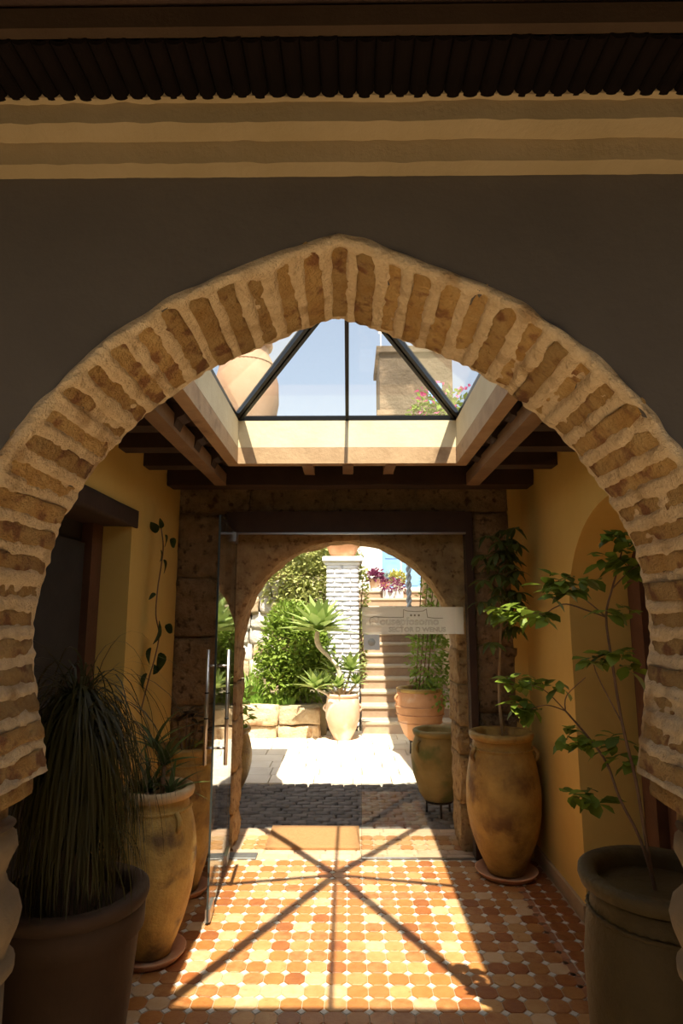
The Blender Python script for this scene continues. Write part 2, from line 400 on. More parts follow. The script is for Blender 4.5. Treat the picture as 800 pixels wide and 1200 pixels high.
# the bricks of the arch, one by one
bvar = [rough_mesh('arch_brick_mesh', YB - YF - .012, pitch * .66, .040, M_brick, 5, .0075, 22, 3.1 * k + 1, .10) for k in range(6)]
for k in range(NB):
    i = int((k + .5) * 16); x, z = SP[i]; n = normal2(SP, i)
    ang = math.atan2(n.x, n.y)      # local z -> n
    o = link('brick', bvar[k % 6], wall_front)
    zz = Vector((n.x, 0, n.y)); xx = Vector((0, 1, 0)); yy = zz.cross(xx)
    m = Matrix((xx, yy, zz)).transposed().to_4x4()
    dep = -.0135 + R.uniform(-.004, .004)
    m.translation = Vector((x, (YF + YB) / 2 + R.uniform(-.002, .004), z)) + zz * dep
    o.matrix_local = m
# stepped impost bricks under both feet
for sgn in (-1, 1):
    for zc, xi in ((1.232, .682), (1.178, .735)):
        me = rough_mesh('impost_brick_mesh', .30, YB - YF + .01, .050, M_brick, 4, .007, 16, zc * 9 + sgn, .06)
        link('impost_brick', me, wall_front, (CX + sgn * (xi + .15), (YF + YB) / 2, zc))
# small columns carrying the arch
M_col = pm('darkened_column_plaster', (.26, .18, .095), (.21, .145, .075), 12, .9, .6, 50, bdist=.006)  # plaster colour lowered to stand in for vignette darkening at the frame edge
def column(x, label):
    r = empty('arch_column', (x, 1.375, 0))
    prof = [(.145, .0), (.145, .07), (.15, .08), (.15, .12), (.12, .15), (.112, .17)]
    MB().lathe(prof, 28).build('base', M_col, r)
    MB().lathe([(.106, .168), (.110, .55), (.106, .86)], 28, wob=.02).build('shaft', M_col, r)
    cp = [(.106, .858), (.122, .875), (.122, .895), (.106, .905), (.112, .925), (.124, .955), (.129, .985), (.121, 1.012), (.100, 1.035), (.092, 1.06), (.100, 1.085), (.112, 1.11), (.108, 1.135), (.094, 1.148), (.105, 1.158)]
    MB().lathe(cp, 28, wob=.02).build('capital', M_col, r)
    return tag(r, label, 'column', 'columns under the horseshoe arch')
column(-.812, 'pale turned column under the left foot of the brick arch')
column(.790, 'pale turned column under the right foot of the brick arch')

# cornice: stepped mouldings out of the wall
def rag(x, s): return .003 * noise.noise(Vector((x * 6, s, 0))) + .0035 * noise.noise(Vector((x * 22, s, 4)))
def moulding(y0, y1, z0, z1, s, m=M_corn):
    n = 300; mb = MB(); vs_ = []
    for i in range(n + 1):
        x = -2.2 + 4.4 * i / n
        e = rag(x, s); e2 = rag(x, s + 9)
        vs_ += [(x, y1, z0 + .3 * e), (x, y0 + e, z0 + e2), (x, y0 + e, z1), (x, y1, z1)]
    fs = [(i * 4 + a, i * 4 + (a + 1) % 4, (i + 1) * 4 + (a + 1) % 4, (i + 1) * 4 + a) for i in range(n) for a in range(4)]
    mb.add(vs_, fs); return mb
corn = struct(empty('trim_1', (0, YF, 2.5)), 'stepped cream plaster cornice above the arch')
for nm, y0, z0, z1, s in (('moulding', 1.092, 2.481, 2.55, 1), ('moulding', 1.043, 2.529, 2.60, 5), ('moulding', 1.028, 2.571, 2.62, 8)):
    mm = moulding(y0, YF + .02, z0, z1, s); mm.v = [(a, b - YF, c - 2.5) for a, b, c in mm.v]
    mm.build(nm, M_corn, corn)
# scalloped dark eave tiles beyond the cornice, then a fascia board and the porch boards
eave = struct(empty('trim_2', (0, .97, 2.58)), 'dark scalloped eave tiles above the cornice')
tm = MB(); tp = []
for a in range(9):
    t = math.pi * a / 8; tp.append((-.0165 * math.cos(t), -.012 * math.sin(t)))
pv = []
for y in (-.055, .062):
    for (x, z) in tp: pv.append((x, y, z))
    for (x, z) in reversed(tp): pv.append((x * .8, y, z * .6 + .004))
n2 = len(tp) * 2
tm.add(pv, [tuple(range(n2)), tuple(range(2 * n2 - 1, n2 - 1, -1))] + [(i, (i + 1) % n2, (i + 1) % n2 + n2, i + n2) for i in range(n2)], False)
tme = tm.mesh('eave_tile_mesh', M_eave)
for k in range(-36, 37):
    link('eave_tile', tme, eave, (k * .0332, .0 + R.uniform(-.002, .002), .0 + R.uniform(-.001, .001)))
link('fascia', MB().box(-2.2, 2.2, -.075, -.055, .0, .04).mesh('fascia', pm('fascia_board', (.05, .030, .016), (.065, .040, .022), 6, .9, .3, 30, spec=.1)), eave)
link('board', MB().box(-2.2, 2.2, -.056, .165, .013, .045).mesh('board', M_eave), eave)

# porch in which the camera stands: floor, ceiling, side walls, back wall; unseen, shaped to bounce sun onto the arch
PX, PY = 2.2, -.64
struct(MB().box(-PX - .3, PX + .3, -2.3, YF + .2, -.12, -.004).build('floor_porch', M_porch), 'tiled floor of the porch and patio')
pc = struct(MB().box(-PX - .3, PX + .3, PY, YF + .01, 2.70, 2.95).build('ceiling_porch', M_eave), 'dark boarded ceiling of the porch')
for k in range(2):
    MB().box(-PX, PX, .86 - k * .75 - .06, .86 - k * .75 + .06, 2.63, 2.705).build('beam', M_dwood, pc)
struct(MB().box(-PX - .3, -PX, -2.3, YF, 0, 2.72).build('wall_patio_left', M_wall))
struct(MB().box(PX, PX + .3, -2.3, YF, 0, 2.72).build('wall_patio_right', M_wall))
struct(MB().box(-PX - .3, PX + .3, -2.6, -2.3, 0, 2.72).build('wall_patio_back', M_wall))

# passage: side walls
DL0, DL1 = 1.72, 3.49      # left doorway, along Y
wl = [(YB, 0), (DL0, 0), (DL0, 2.10), (DL1, 2.10), (DL1, 0), (4.46, 0), (4.46, 2.75), (YB, 2.75)]
wall_left = struct(MB().prism(wl, 'x', -XW - .35, -XW).build('wall_left', M_ochre), 'yellow ochre plaster wall with the dark doorway')
arc = [(2.19 + .69 * (1 - math.cos(math.pi * k / 24)), 1.60 + .57 * math.sin(math.pi * k / 24)) for k in range(25)]
wr = [(YB, 0), (2.19, 0)] + arc + [(3.57, 0), (4.46, 0), (4.46, 2.75), (YB, 2.75)]
wall_right = struct(MB().prism(wr, 'x', XW + .02, XW + .40).build('wall_right', M_ochre), 'yellow ochre plaster wall with the arched doorway')
for f in wall_right.data.polygons: f.use_smooth = False
# left door: wooden lintel, dark door leaf set deep
d2 = struct(empty('door_2', (-XW - .22, 2.605, 0)), 'dark wooden door in the left wall')
MB().box(-.06, .0, -.90, .90, 0, 2.10).build('leaf', M_bdoor, d2)
MB().box(-.02, .06, .735, .875, 0, 2.10).build('jamb', M_door, d2)
MB().box(-.02, .06, -.875, -.735, 0, 2.10).build('jamb', M_door, d2)
MB().box(.0, .035, -.70, -.03, .25, 1.05).build('panel', M_bdoor, d2)
MB().box(.0, .035, .04, .70, .25, 1.05).build('panel', M_bdoor, d2)
MB().box(.0, .035, -.70, -.03, 1.15, 1.98).build('panel', M_bdoor, d2)
MB().box(.0, .035, .04, .70, 1.15, 1.98).build('panel', M_bdoor, d2)
l2 = struct(link('trim_3', rough_mesh('lintel', .30, 1.95, .10, M_dwood, 5, .006, 8, 4, .03), None, (-XW - .135, 2.585, 2.145)), 'dark rough wooden lintel over the left doorway')
# right door, reddish planks
d3 = struct(empty('door_3', (XW + .34, 2.88, 0)), 'reddish plank door in the arched doorway')
for k in range(5):
    y0 = -.66 + k * .264
    zt = 2.17 if abs(y0 + .13) < .3 else 1.95
    MB().box(.0, .05, y0 + .004, y0 + .258, .01, min(zt, 2.12)).build('plank', M_door, d3)
MB().box(-.05, .0, .40, .52, 0, 1.9).build('frame_post', M_door, d3)
MB().box(-.05, .0, -.60, -.48, 0, 1.9).build('frame_post', M_door, d3)
MB().box(.05, .08, -.70, .70, 0, 2.2).build('backing', M_bdoor, d3)
# skirting along the right wall
struct(MB().box(XW, XW + .025, 3.57, 4.45, 0, .085).build('baseboard_right', pm('skirting', (.46, .31, .15), (.53, .37, .19), 6, .8, .3, 40)), 'plaster skirting at the foot of the right wall')

# ceiling with the opening of the skylight
ceil = struct(empty('ceiling', (0, 0, CZ)), 'dark boarded ceiling with beams around the skylight')
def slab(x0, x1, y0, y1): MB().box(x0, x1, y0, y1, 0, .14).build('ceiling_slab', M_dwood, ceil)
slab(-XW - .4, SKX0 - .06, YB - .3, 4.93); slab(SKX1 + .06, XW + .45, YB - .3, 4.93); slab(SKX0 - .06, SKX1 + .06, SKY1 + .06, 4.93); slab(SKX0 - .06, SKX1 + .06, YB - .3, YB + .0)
# cross beams on both sides with carved inner ends, long beams below
def carved(x_in, x_out, y, w=.115, h=.115):
    s = 1 if x_out > x_in else -1
    P = [(x_in, 0), (x_in, -.018), (x_in + s * .02, -.036), (x_in + s * .045, -.040), (x_in + s * .055, -.062), (x_in + s * .085, -.075), (x_in + s * .10, -h), (x_out, -h), (x_out, 0)]
    return MB().prism(P, 'y', y - w / 2, y + w / 2).build('cross_beam', M_dwood, ceil)
for y in (1.75, 2.12, 2.50, 2.88, 3.27, 3.68):
    carved(SKX0 - .03, -XW, y); carved(SKX1 + .03, XW + .02, y)
def beam(name, x0, x1, y0, y1, z0, z1, mat, seed, cuts=6):
    me = rough_mesh(name, x1 - x0, y1 - y0, z1 - z0, mat, cuts, .006, 6, seed, .02, False)
    return link(name, me, ceil, ((x0 + x1) / 2, (y0 + y1) / 2, (z0 + z1) / 2 - CZ))
beam('main_beam', -XW, XW + .02, 4.10, 4.26, 2.465, 2.60, M_dwood, 3)
beam('long_beam', -.905, -.825, YB, 4.12, 2.465, 2.545, M_wood, 5)
beam('long_beam', .80, .885, YB, 4.12, 2.465, 2.545, M_wood, 8)
for x in (-.26, 0.0, .27): beam('block', x - .035, x + .035, 3.83, 4.10, 2.535, 2.60, M_wood, x * 7 + 2, 2)

# skylight: curb, bars and panes of a glass pyramid
sky = struct(empty('window_1', (0, 2.64, 2.82)), 'glass pyramid skylight with black bars over a cream curb')
def curb(x0, x1, y0, y1):
    MB().box(x0, x1, y0 - 2.64, y1 - 2.64, 2.645 - 2.82, 0).build('curb', M_curb, sky)
    MB().box(x0, x1, y0 - 2.64, y1 - 2.64, 2.540 - 2.82, 2.644 - 2.82).build('curb_board', M_curbw, sky)
curb(SKX0 - .07, SKX1 + .07, SKY1, SKY1 + .07)
curb(SKX0 - .07, SKX0, YB + .001, SKY1); curb(SKX1, SKX1 + .07, YB + .001, SKY1)
MB().box(SKX0, SKX1, YB - .05 - 2.64, SKY0 - 2.64, -.10, 0).build('curb', M_curb, sky)
AP = Vector(((SKX0 + SKX1) / 2, 0, .31))
cs = [Vector((SKX0 - .015, SKY0 - .01 - 2.64, .02)), Vector((SKX1 + .015, SKY0 - .01 - 2.64, .02)), Vector((SKX1 + .015, SKY1 + .015 - 2.64, .02)), Vector((SKX0 - .015, SKY1 + .015 - 2.64, .02))]
mids = [(cs[i] + cs[(i + 1) % 4]) / 2 for i in range(4)]
def bar(a, b, wdt, hgt, name):
    d = (b - a).normalized(); u = d.cross(Vector((0, 0, 1))).normalized() if abs(d.z) < .99 else Vector((1, 0, 0)); v = u.cross(d)
    vs_ = []
    for p in (a, b):
        for s1, s2 in ((-1, -1), (1, -1), (1, 1), (-1, 1)): vs_.append(p + u * s1 * wdt / 2 + v * s2 * hgt / 2)
    return MB().add(vs_, [(0, 1, 2, 3), (7, 6, 5, 4), (0, 4, 5, 1), (1, 5, 6, 2), (2, 6, 7, 3), (3, 7, 4, 0)])
for i in range(4):
    d = (AP - cs[i]).normalized(); sd_ = d.cross(Vector((0, 0, 1))).normalized()
    for s in (-1, 1): bar(cs[i] + sd_ * s * .0155, AP + sd_ * s * .0155, .020, .04, 'hip_bar').build('hip_bar', M_black, sky)
    bar(cs[i] + Vector((0, 0, .012)), AP + Vector((0, 0, .012)), .012, .02, 'gasket').build('gasket', M_steel, sky)
    bar(mids[i], AP, .022, .04, 'mid_bar').build('mid_bar', M_black, sky)
    bar(cs[i], cs[(i + 1) % 4], .022, .03, 'sill_bar').build('sill_bar', M_black, sky)
    for a, b in ((cs[i], mids[i]), (mids[i], cs[(i + 1) % 4])):
        n = (b - a).cross(AP - a).normalized() * .004
        MB().add([a, b, AP, a + n, b + n, AP + n], [(0, 2, 1), (3, 4, 5), (0, 1, 4, 3), (1, 2, 5, 4), (2, 0, 3, 5)]).build('pane', M_glass, sky)
MB().lathe([(.045, -.03), (.045, .02), (.02, .035), (0.001, .04)], 16, AP).build('apex_cap', M_black, sky)

# end wall: rough stone with the door opening, then the stone arch behind
YE = 4.45
DX0, DX1, DZ = -.845, .845, 2.18
we = [(-XW - .05, 0), (DX0, 0), (DX0, 2.33), (DX1, 2.33), (DX1, 0), (XW + .07, 0), (XW + .07, 2.6), (-XW - .05, 2.6)]
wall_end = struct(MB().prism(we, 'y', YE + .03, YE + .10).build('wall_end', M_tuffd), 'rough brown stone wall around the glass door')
def stone_stack(x0, x1, zs, yc, dy, seed, name='stone', par=None, mat=M_tuff, amp=.014):
    for k in range(len(zs) - 1):
        z0, z1 = zs[k], zs[k + 1]
        me = rough_mesh('stone_block_mesh', x1 - x0 - .004, dy, z1 - z0 - .008, mat, 9, amp, 9, seed + k * 1.7, .05)
        link(name, me, par, ((x0 + x1) / 2, yc, (z0 + z1) / 2))
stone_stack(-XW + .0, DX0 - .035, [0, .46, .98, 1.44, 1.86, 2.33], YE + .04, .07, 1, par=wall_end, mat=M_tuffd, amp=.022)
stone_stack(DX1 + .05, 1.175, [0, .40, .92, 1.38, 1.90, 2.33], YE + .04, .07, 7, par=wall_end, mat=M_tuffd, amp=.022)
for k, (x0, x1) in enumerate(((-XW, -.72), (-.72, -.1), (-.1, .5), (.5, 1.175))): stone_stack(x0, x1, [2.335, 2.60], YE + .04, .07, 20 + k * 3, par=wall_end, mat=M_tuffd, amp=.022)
link('plaster_strip', MB().box(1.16, XW + .03, YE + .0, YE + .06, 0, 2.6).mesh('plaster_strip', M_ochre), wall_end)
# dark frame round the glass
fr = struct(empty('trim_4', (0, 4.45, 0)), 'dark wooden frame round the glass door')
MB().box(DX0 - .03, DX0 + .012, -.045, .06, 0, 2.33).build('frame_post', M_dwood, fr)
MB().box(DX1 - .005, DX1 + .045, -.045, .06, 0, 2.33).build('frame_post', M_dwood, fr)
MB().box(DX0 + .012, DX1 - .005, -.045, .06, DZ, 2.335).build('head_beam', M_dwood, fr)
MB().box(DX0 + .012, DX1 - .005, -.05, -.02, DZ - .012, DZ).build('head_rail', M_steel, fr)

# stone arch behind the glass
AY0, AY1 = 4.56, 4.90
ACX, AR, ASP = .0, .80, 1.345
APX = -.012
def arch_shell(parent):
    # path round the opening from left springing over to right springing and the face out to a rectangle
    n = 60; mb = MB(); vs_ = []
    NVY, NVR = 8, 16
    for i in range(n + 1):
        a = math.pi * (1 - i / n)
        ix, iz = APX + AR * math.cos(a), ASP + AR * math.sin(a)
        # outer rectangle point in the same direction
        ca, sa = math.cos(a), math.sin(a)
        k = min((1.30) / max(abs(ca), 1e-6), (2.62 - ASP) / max(sa, 1e-6))
        ox, oz = APX + k * ca, ASP + k * sa
        row = []
        for j in range(NVY + 1):      # intrados, back to front
            t = j / NVY; y = AY1 + (AY0 - AY1) * t
            d = .018 * nz((ix, y, iz), 9, 2) + .008 * nz((ix, y, iz), 24, 5)
            row.append((ix - ca * d, y, iz - sa * d))
        for j in range(1, NVR + 1):   # front face outwards
            t = j / NVR; x = ix + (ox - ix) * t; z = iz + (oz - iz) * t
            y = AY0 - .012 - .022 * nz((x, 0, z), 8, 3) - .010 * nz((x, 0, z), 22, 6)
            row.append((x, y, z))
        vs_ += row
    W = NVY + NVR + 1
    fs = [(i * W + j, i * W + j + 1, (i + 1) * W + j + 1, (i + 1) * W + j) for i in range(n) for j in range(W - 1)]
    mb.add(vs_, fs, True)
    return mb.build('arch_stonework', M_tuff, parent)
wx = [(-1.75, 0), (-.83, 0), (-.83, ASP)] + [(APX + (AR + .02) * math.cos(math.pi * (1 - k / 30)), ASP + (AR + .02) * math.sin(math.pi * (1 - k / 30))) for k in range(31)] + [(.82, ASP), (.82, 0), (1.75, 0), (1.75, 2.53), (-1.75, 2.53)]
wall_arch = struct(MB().prism(wx, 'y', AY0 + .03, AY1).build('wall_arch', M_tuff), 'rough golden stone wall with a round arch into the courtyard')
arch_shell(wall_arch)
stone_stack(-1.05, -.80, [0, .22, .50, .86, 1.12, 1.36], (AY0 + AY1) / 2, AY1 - AY0, 31, par=wall_arch, amp=.02)
stone_stack(.775, 1.05, [0, .30, .62, .82, 1.10, 1.36], (AY0 + AY1) / 2, AY1 - AY0, 41, par=wall_arch, amp=.02)
# unseen slabs over the courtyard, canopy left and gallery right, placed to cast its shadows
struct(MB().box(-2.6, -.66, 4.93, 6.50, 2.62, 2.76).build('ceiling_shade_canopy', M_wall), 'unseen canopy slab added to shade the left side of the courtyard')
struct(MB().prism([(.77, 4.93), (4.0, 4.93), (4.0, 11.4), (.63, 11.4), (.63, 6.4)], 'z', 3.02, 3.18).build('ceiling_shade_gallery', M_white), 'unseen gallery slab placed to shade the right side of the courtyard')

# ------------------------------------------------------------------ tiled floor
floor = struct(empty('floor', (0, 0, 0)), 'orange octagon tile floor with small white insets')
MB().box(-XW - .4, XW + .4, YF + .2, AY0, -.10, -.0042).build('floor_bed', M_grout, floor)
P = .0926
gx0 = -.010
half = P / 2 - .0016; cut = .0235
def octa(name, mat, hx=half, hy=half, c=cut, h=.006):
    pts = [(-hx + c, -hy), (hx - c, -hy), (hx, -hy + c), (hx, hy - c), (hx - c, hy), (-hx + c, hy), (-hx, hy - c), (-hx, -hy + c)]
    top = [(x * .965, y * .965, 0) for x, y in pts]; mid = [(x, y, -.0018) for x, y in pts]; bot = [(x, y, -h) for x, y in pts]
    fs = [tuple(range(8))] + [(8 + i, 8 + (i + 1) % 8, (i + 1) % 8, i) for i in range(8)] + [(16 + i, 16 + (i + 1) % 8, 8 + (i + 1) % 8, 8 + i) for i in range(8)]
    return MB().add(top + mid + bot, fs).mesh(name, mat)
tmesh = [octa('floor_tile_mesh', m) for m in M_tile]
wts = [5, 5, 4, 3, 3, 5]
cells = []
ny0 = 2.10; ROWS = 27
for j in range(-6, 25):
    y = 2.548 + (j + .5) * P
    if y > 4.42: continue
    for i in range(-13, 14):
        x = gx0 + (i + .5) * P
        if x > .985 or x < -XW: continue
        cells.append((x, y, R.choices(range(6), wts)[0]))
def vis(c):
    x, y, k = c
    return (y > 2.50 and -.80 < x < .98, -abs(x + .05) * .35 - abs(y - 3.1) * .25)
cells.sort(key=vis, reverse=True)
for x, y, k in cells[:300]:
    link('tile', tmesh[k], floor, (x, y, R.uniform(-.0006, .0006)), (R.uniform(-.004, .004), R.uniform(-.004, .004), 0))
rest = MB()
def add_mesh(mb, me, loc, mi):
    mb.add([(v.co.x + loc[0], v.co.y + loc[1], v.co.z + loc[2]) for v in me.vertices], [tuple(p.vertices) for p in me.polygons], False, mi)
for x, y, k in cells[300:]: add_mesh(rest, tmesh[k], (x, y, R.uniform(-.0006, .0006)), k)
# narrow column by the right wall
for j in range(-6, 25):
    for i in range(2):
        y = 2.56 + (j + .5) * P; x = 1.092 + i * P
        if y < 4.4: add_mesh(rest, tmesh[R.choice((0, 3, 5, 3))], (x, y, 0), 3)
tag(rest.build('tile_field', M_tile, floor), kind='stuff')
ins = MB(); q = .0172
for j in range(-6, 26):
    for i in range(-13, 12):
        x = gx0 + i * P; y = 2.548 + j * P
        if y < 4.43: ins.add([(x - q, y, -.0005), (x, y - q, -.0005), (x + q, y, -.0005), (x, y + q, -.0005), (x - q, y, -.006), (x, y - q, -.006), (x + q, y, -.006), (x, y + q, -.006)], [(0, 1, 2, 3), (0, 4, 5, 1), (1, 5, 6, 2), (2, 6, 7, 3), (3, 7, 4, 0)])
    x = 1.092 + P / 2; y = 2.56 + j * P
    for x in (1.092 - P / 2, 1.092 + P / 2):
        if y < 4.4: ins.add([(x - q, y, -.0005), (x, y - q, -.0005), (x + q, y, -.0005), (x, y + q, -.0005)], [(0, 1, 2, 3)])
tag(ins.build('white_inset', M_inset, floor), kind='stuff')
bme = bevel_box('border_tile_mesh', .048, .148, .008, M_border, .002)
for k in range(14): link('border_tile', bme, floor, (1.017, 2.40 + k * .152, -.0045))
# threshold under the stone arch: rows of long stones
x = -.80
tme1 = bevel_box('threshold_mesh', .205, .070, .02, M_thresh, .004)
for r_, y in enumerate((4.475, 4.552, 4.90, 4.975)):
    for k in range(8):
        xx_ = -.79 + .105 + k * .21 + (.0 if r_ % 2 else -.03)
        if xx_ < .82: link('threshold_stone', tme1, floor, (xx_, y, -.0095 + R.uniform(-.001, .001)))
for j in range(3):
    for i in range(-8, 9):
        o = link('threshold_tile', tmesh[R.choice((1, 2, 4, 5))], floor, (gx0 + (i + .5) * P, 4.64 + j * P, -.0002))
MB().box(-.9, .9, AY0, 5.03, -.09, -.0062).build('threshold_bed', M_grout, floor)
# steel floor hinge plate
struct(link('trim_5', bevel_box('hinge_plate', .26, .10, .008, M_plate, .002), None, (-.745, 4.46, .0035)), 'grey steel floor hinge plate of the glass door')

# courtyard ground
cg = struct(MB().box(-9, 9, AY1, 8.75, -.14, -.045).build('floor_courtyard', M_ground), 'courtyard ground with cobbles and pale pavers')
struct(MB().box(-60, 60, -40, 60, -.5, -.145).build('floor_ground', M_ground))
cobm = []
for k in range(5):
    me = rough_mesh('cobble_mesh', .115, .085, .06, M_cobble, 2, .008, 16, k * 5.1, .35); cobm.append(me)
cc = 0
for r_ in range(15):
    y = 5.07 + r_ * .082
    for k in range(20):
        x = -1.15 + k * .117 + (r_ % 2) * .058 + R.uniform(-.01, .01)
        if cc < 300 and x < 1.15:
            link('cobble', cobm[R.randrange(5)], cg, (x, y + R.uniform(-.008, .008), -.030 + R.uniform(-.004, .004)), (0, 0, R.uniform(-.15, .15))); cc += 1
y = 6.31
pr = 0
while y < 8.75:
    dy = .30; x = -2.6 + (pr % 2) * .22
    while x < 2.4:
        dx = R.choice((.38, .44, .5))
        me = bevel_box('paver_mesh', dx - .008, dy - .008, .05, M_paver, .005)
        link('paver', me, cg, (x + dx / 2, y + dy / 2, -.027 + R.uniform(-.002, .002))); x += dx
    y += dy; pr += 1

# stairs up to the terrace
st = struct(empty('stairs', (0, 8.8, 0)), 'worn brick garden stairs climbing between pillar and stone wall')
for n in range(13):
    z0, z1 = n * .16, (n + 1) * .16; y0 = n * .33
    MB().box(.19, 1.62, y0, 4.6, z0 - .02, z1 - .045).build('riser', M_stepR, st)
    x = .19
    me = bevel_box('tread_mesh', 1.45, .37, .045, M_stepT, .01)
    link('tread', me, st, (.905, y0 + .165, z1 - .0225))
# terrace behind the stairs with its low rubble wall, white house and blue door
struct(MB().box(-6, 6, 13.1, 22, -.1, 2.09).build('floor_terrace', M_paver), 'paved terrace at the top of the stairs')
house = struct(MB().box(-3, 6, 15.0, 20, 2.09, 6.4).build('wall_house', M_white), 'white house wall behind the terrace')
db = struct(empty('door_4', (1.30, 14.99, 2.09)), 'blue double door in the white house wall')
for s in (-1, 1): MB().box(-.02 + s * .24 - .22, -.02 + s * .24 + .22, -.05, 0, 0, 2.1).build('leaf', M_blue, db)
MB().box(-.55, .53, -.03, 0, 2.1, 2.2).build('head', M_blue, db)
for s in (-1, 1):
    for z in (.2, .85, 1.5): MB().box(-.02 + s * .24 - .15, -.02 + s * .24 + .15, -.065, -.045, z, z + .5).build('panel', M_blue, db)
# tall stone tower seen through the skylight, standing on the house
tw = tag(empty('stone_tower', (1.85, 17.2, 6.4)), 'brown stone tower block with flat cap seen through the skylight', 'tower')
MB().box(-.98, 1.02, -1, 1, 0, 2.35).build('body', M_tower, tw)
MB().box(-1.06, 1.10, -1.08, 1.08, .55, .68).build('band', M_tower, tw)
MB().box(-1.06, 1.10, -1.08, 1.08, 2.35, 2.52).build('cap', M_tower, tw)
for k in range(7): MB().box(-.95 + k * .31, -.92 + k * .31, -1, -.97, 2.52, 2.95).build('railing_bar', M_white, tw)
MB().box(-1, 1.05, -1.01, -.96, 2.93, 2.97).build('railing_top', M_white, tw)
MB().box(.35, .72, -1.03, -.98, .85, 1.45).build('window', M_blue, tw)
# stone wall of the yard on the right
yr = struct(MB().box(1.52, 1.9, 4.9, 13.1, -.1, 3.02).build('wall_yard_right', M_tuff), 'brown stone yard wall beside the stairs')
for k in range(9):
    for z0, z1 in ((0, .5), (.5, 1.05), (1.05, 1.55), (1.55, 2.1), (2.1, 2.65)):
        o = R.uniform(-.1, .1)
        me = rough_mesh('yard_stone_mesh', .07, .62, z1 - z0 - .02, M_rub, 4, .02, 6, k * 3 + z0, .1)
        link('stone', me, yr, (1.52, 6.4 + k * .64 + o, (z0 + z1) / 2))
yl = struct(MB().box(-4.2, -3.8, 4.9, 13, -.1, 3.0).build('wall_yard_left', M_rub), 'rubble yard wall on the left')
# raised bed: low stone wall, soil behind, hillside
lw = struct(empty('wall_garden', (0, 8.62, 0)), 'low golden stone wall of the raised garden bed')
x = -3.8; k = 0
while x < -.42:
    dx = R.uniform(.34, .62)
    if x + dx > -.40: dx = -.38 - x
    hh = R.uniform(.38, .46); z = -.06
    for dz in ((.22, hh - .16) if R.random() < .6 else (hh + .06,)):
        me = rough_mesh('garden_stone_mesh', dx - .012, .30, dz - .008, M_rub, 6, .032, 5, k * 2.3, .18); k += 1
        link('stone', me, lw, (x + dx / 2, R.uniform(-.02, .02), z + dz / 2)); z += dz
    x += dx
struct(MB().prism([(8.7, -.1), (8.7, .36), (10.2, .42), (10.3, 1.2), (15.0, 3.9), (15.0, -.1)], 'x', -6, -.30).build('floor_hillside', M_ground), 'planted slope above the garden wall')
# rubble wall of pale stones at the back of the bed
rw = struct(empty('wall_rubble', (0, 10.2, 0)), 'pale rubble wall at the back of the garden bed')
for r_ in range(7):
    x = -3.4 + R.uniform(0, .2)
    while x < -1.05:
        dx = R.uniform(.16, .34)
        me = rough_mesh('rubble_mesh', dx, .3, .27, M_grub if R.random() < .6 else M_rub, 4, .03, 7, x * 7 + r_ * 3, .3)
        link('stone', me, rw, (x + dx / 2, R.uniform(-.04, .04), .50 + r_ * .25)); x += dx + .01

# whitewashed brick pillar
pl = tag(empty('brick_pillar', (-.085, 9.42, 0)), 'whitewashed brick pillar with a flat cap beside the stairs', 'pillar')
MB().box(-.225, .225, -.225, .225, .0, 2.36).build('core', M_wjoint, pl)
bb = [rough_mesh('pillar_brick_mesh', .225, .115, .050, M_wbrick, 2, .006, 20, s, .10) for s in (1, 4, 9)]
for r_ in range(34):
    z = .05 + r_ * .068
    offs = ((-.12, .12) if r_ % 2 else (-.18, .06, .20))
    for xo in offs:
        sx_ = 1.0 if r_ % 2 else (.5 if abs(xo) > .15 else 1.05)
        link('brick', R.choice(bb), pl, (xo if r_ % 2 else {-.18: -.18, .06: .0, .20: .18}[xo], -.19, z), None, (sx_ if r_ % 2 else (.5 if xo != .06 else .98), 1, 1))
    for yo in (-.06, .12):
        link('brick', R.choice(bb), pl, (.185, yo, z), (0, 0, math.pi / 2), (.75, 1, 1))
        link('brick', R.choice(bb), pl, (-.185, yo, z), (0, 0, math.pi / 2), (.75, 1, 1))
link('cap', bevel_box('pillar_cap', .60, .60, .075, M_white, .012), pl, (0, 0, 2.41))
link('cap', bevel_box('pillar_cap_low', .52, .52, .055, M_white, .01), pl, (0, 0, 2.345))
tp_ = tag(empty('terracotta_bowl', (-.085, 9.42, 2.447)), 'terracotta bowl standing on the white brick pillar', 'bowl')
MB().lathe([(.14, 0), (.20, .06), (.24, .16), (.26, .17), (.26, .20), (.22, .20), (.18, .08), (.001, .06)], 28).build('body', M_terra, tp_)
MB().lathe([(.001, .165), (.225, .16)], 20).build('soil', M_earth, tp_)

# =================================================================== GLASS DOOR AND PANE
def gbox(name, par, x0, x1, y0, y1, z0, z1): return MB().box(x0, x1, y0, y1, z0, z1).build(name, M_glass, par)
gd = struct(empty('door_1', (-.805, 4.43, 0)), 'frameless glass door standing open towards the camera')
gd.rotation_euler = (0, 0, math.radians(-90 + 4.2))
gbox('pane', gd, .0, .91, -.005, .005, .012, 2.165)
MB().box(.9102, .9125, -.0055, .0055, .012, 2.165).build('edge', M_edge, gd)
MB().box(-.002, .0, -.0055, .0055, .012, 2.165).build('edge', M_edge, gd)
MB().box(.0, .91, -.0055, .0055, 2.1652, 2.168).build('edge', M_edge, gd)
MB().box(.76, .905, -.014, .014, .013, .075).build('lock_fitting', M_steel, gd)
MB().box(.01, .17, -.014, .014, .013, .075).build('hinge_fitting', M_steel, gd)
MB().box(.01, .17, -.014, .014, 2.10, 2.165).build('hinge_fitting', M_steel, gd)
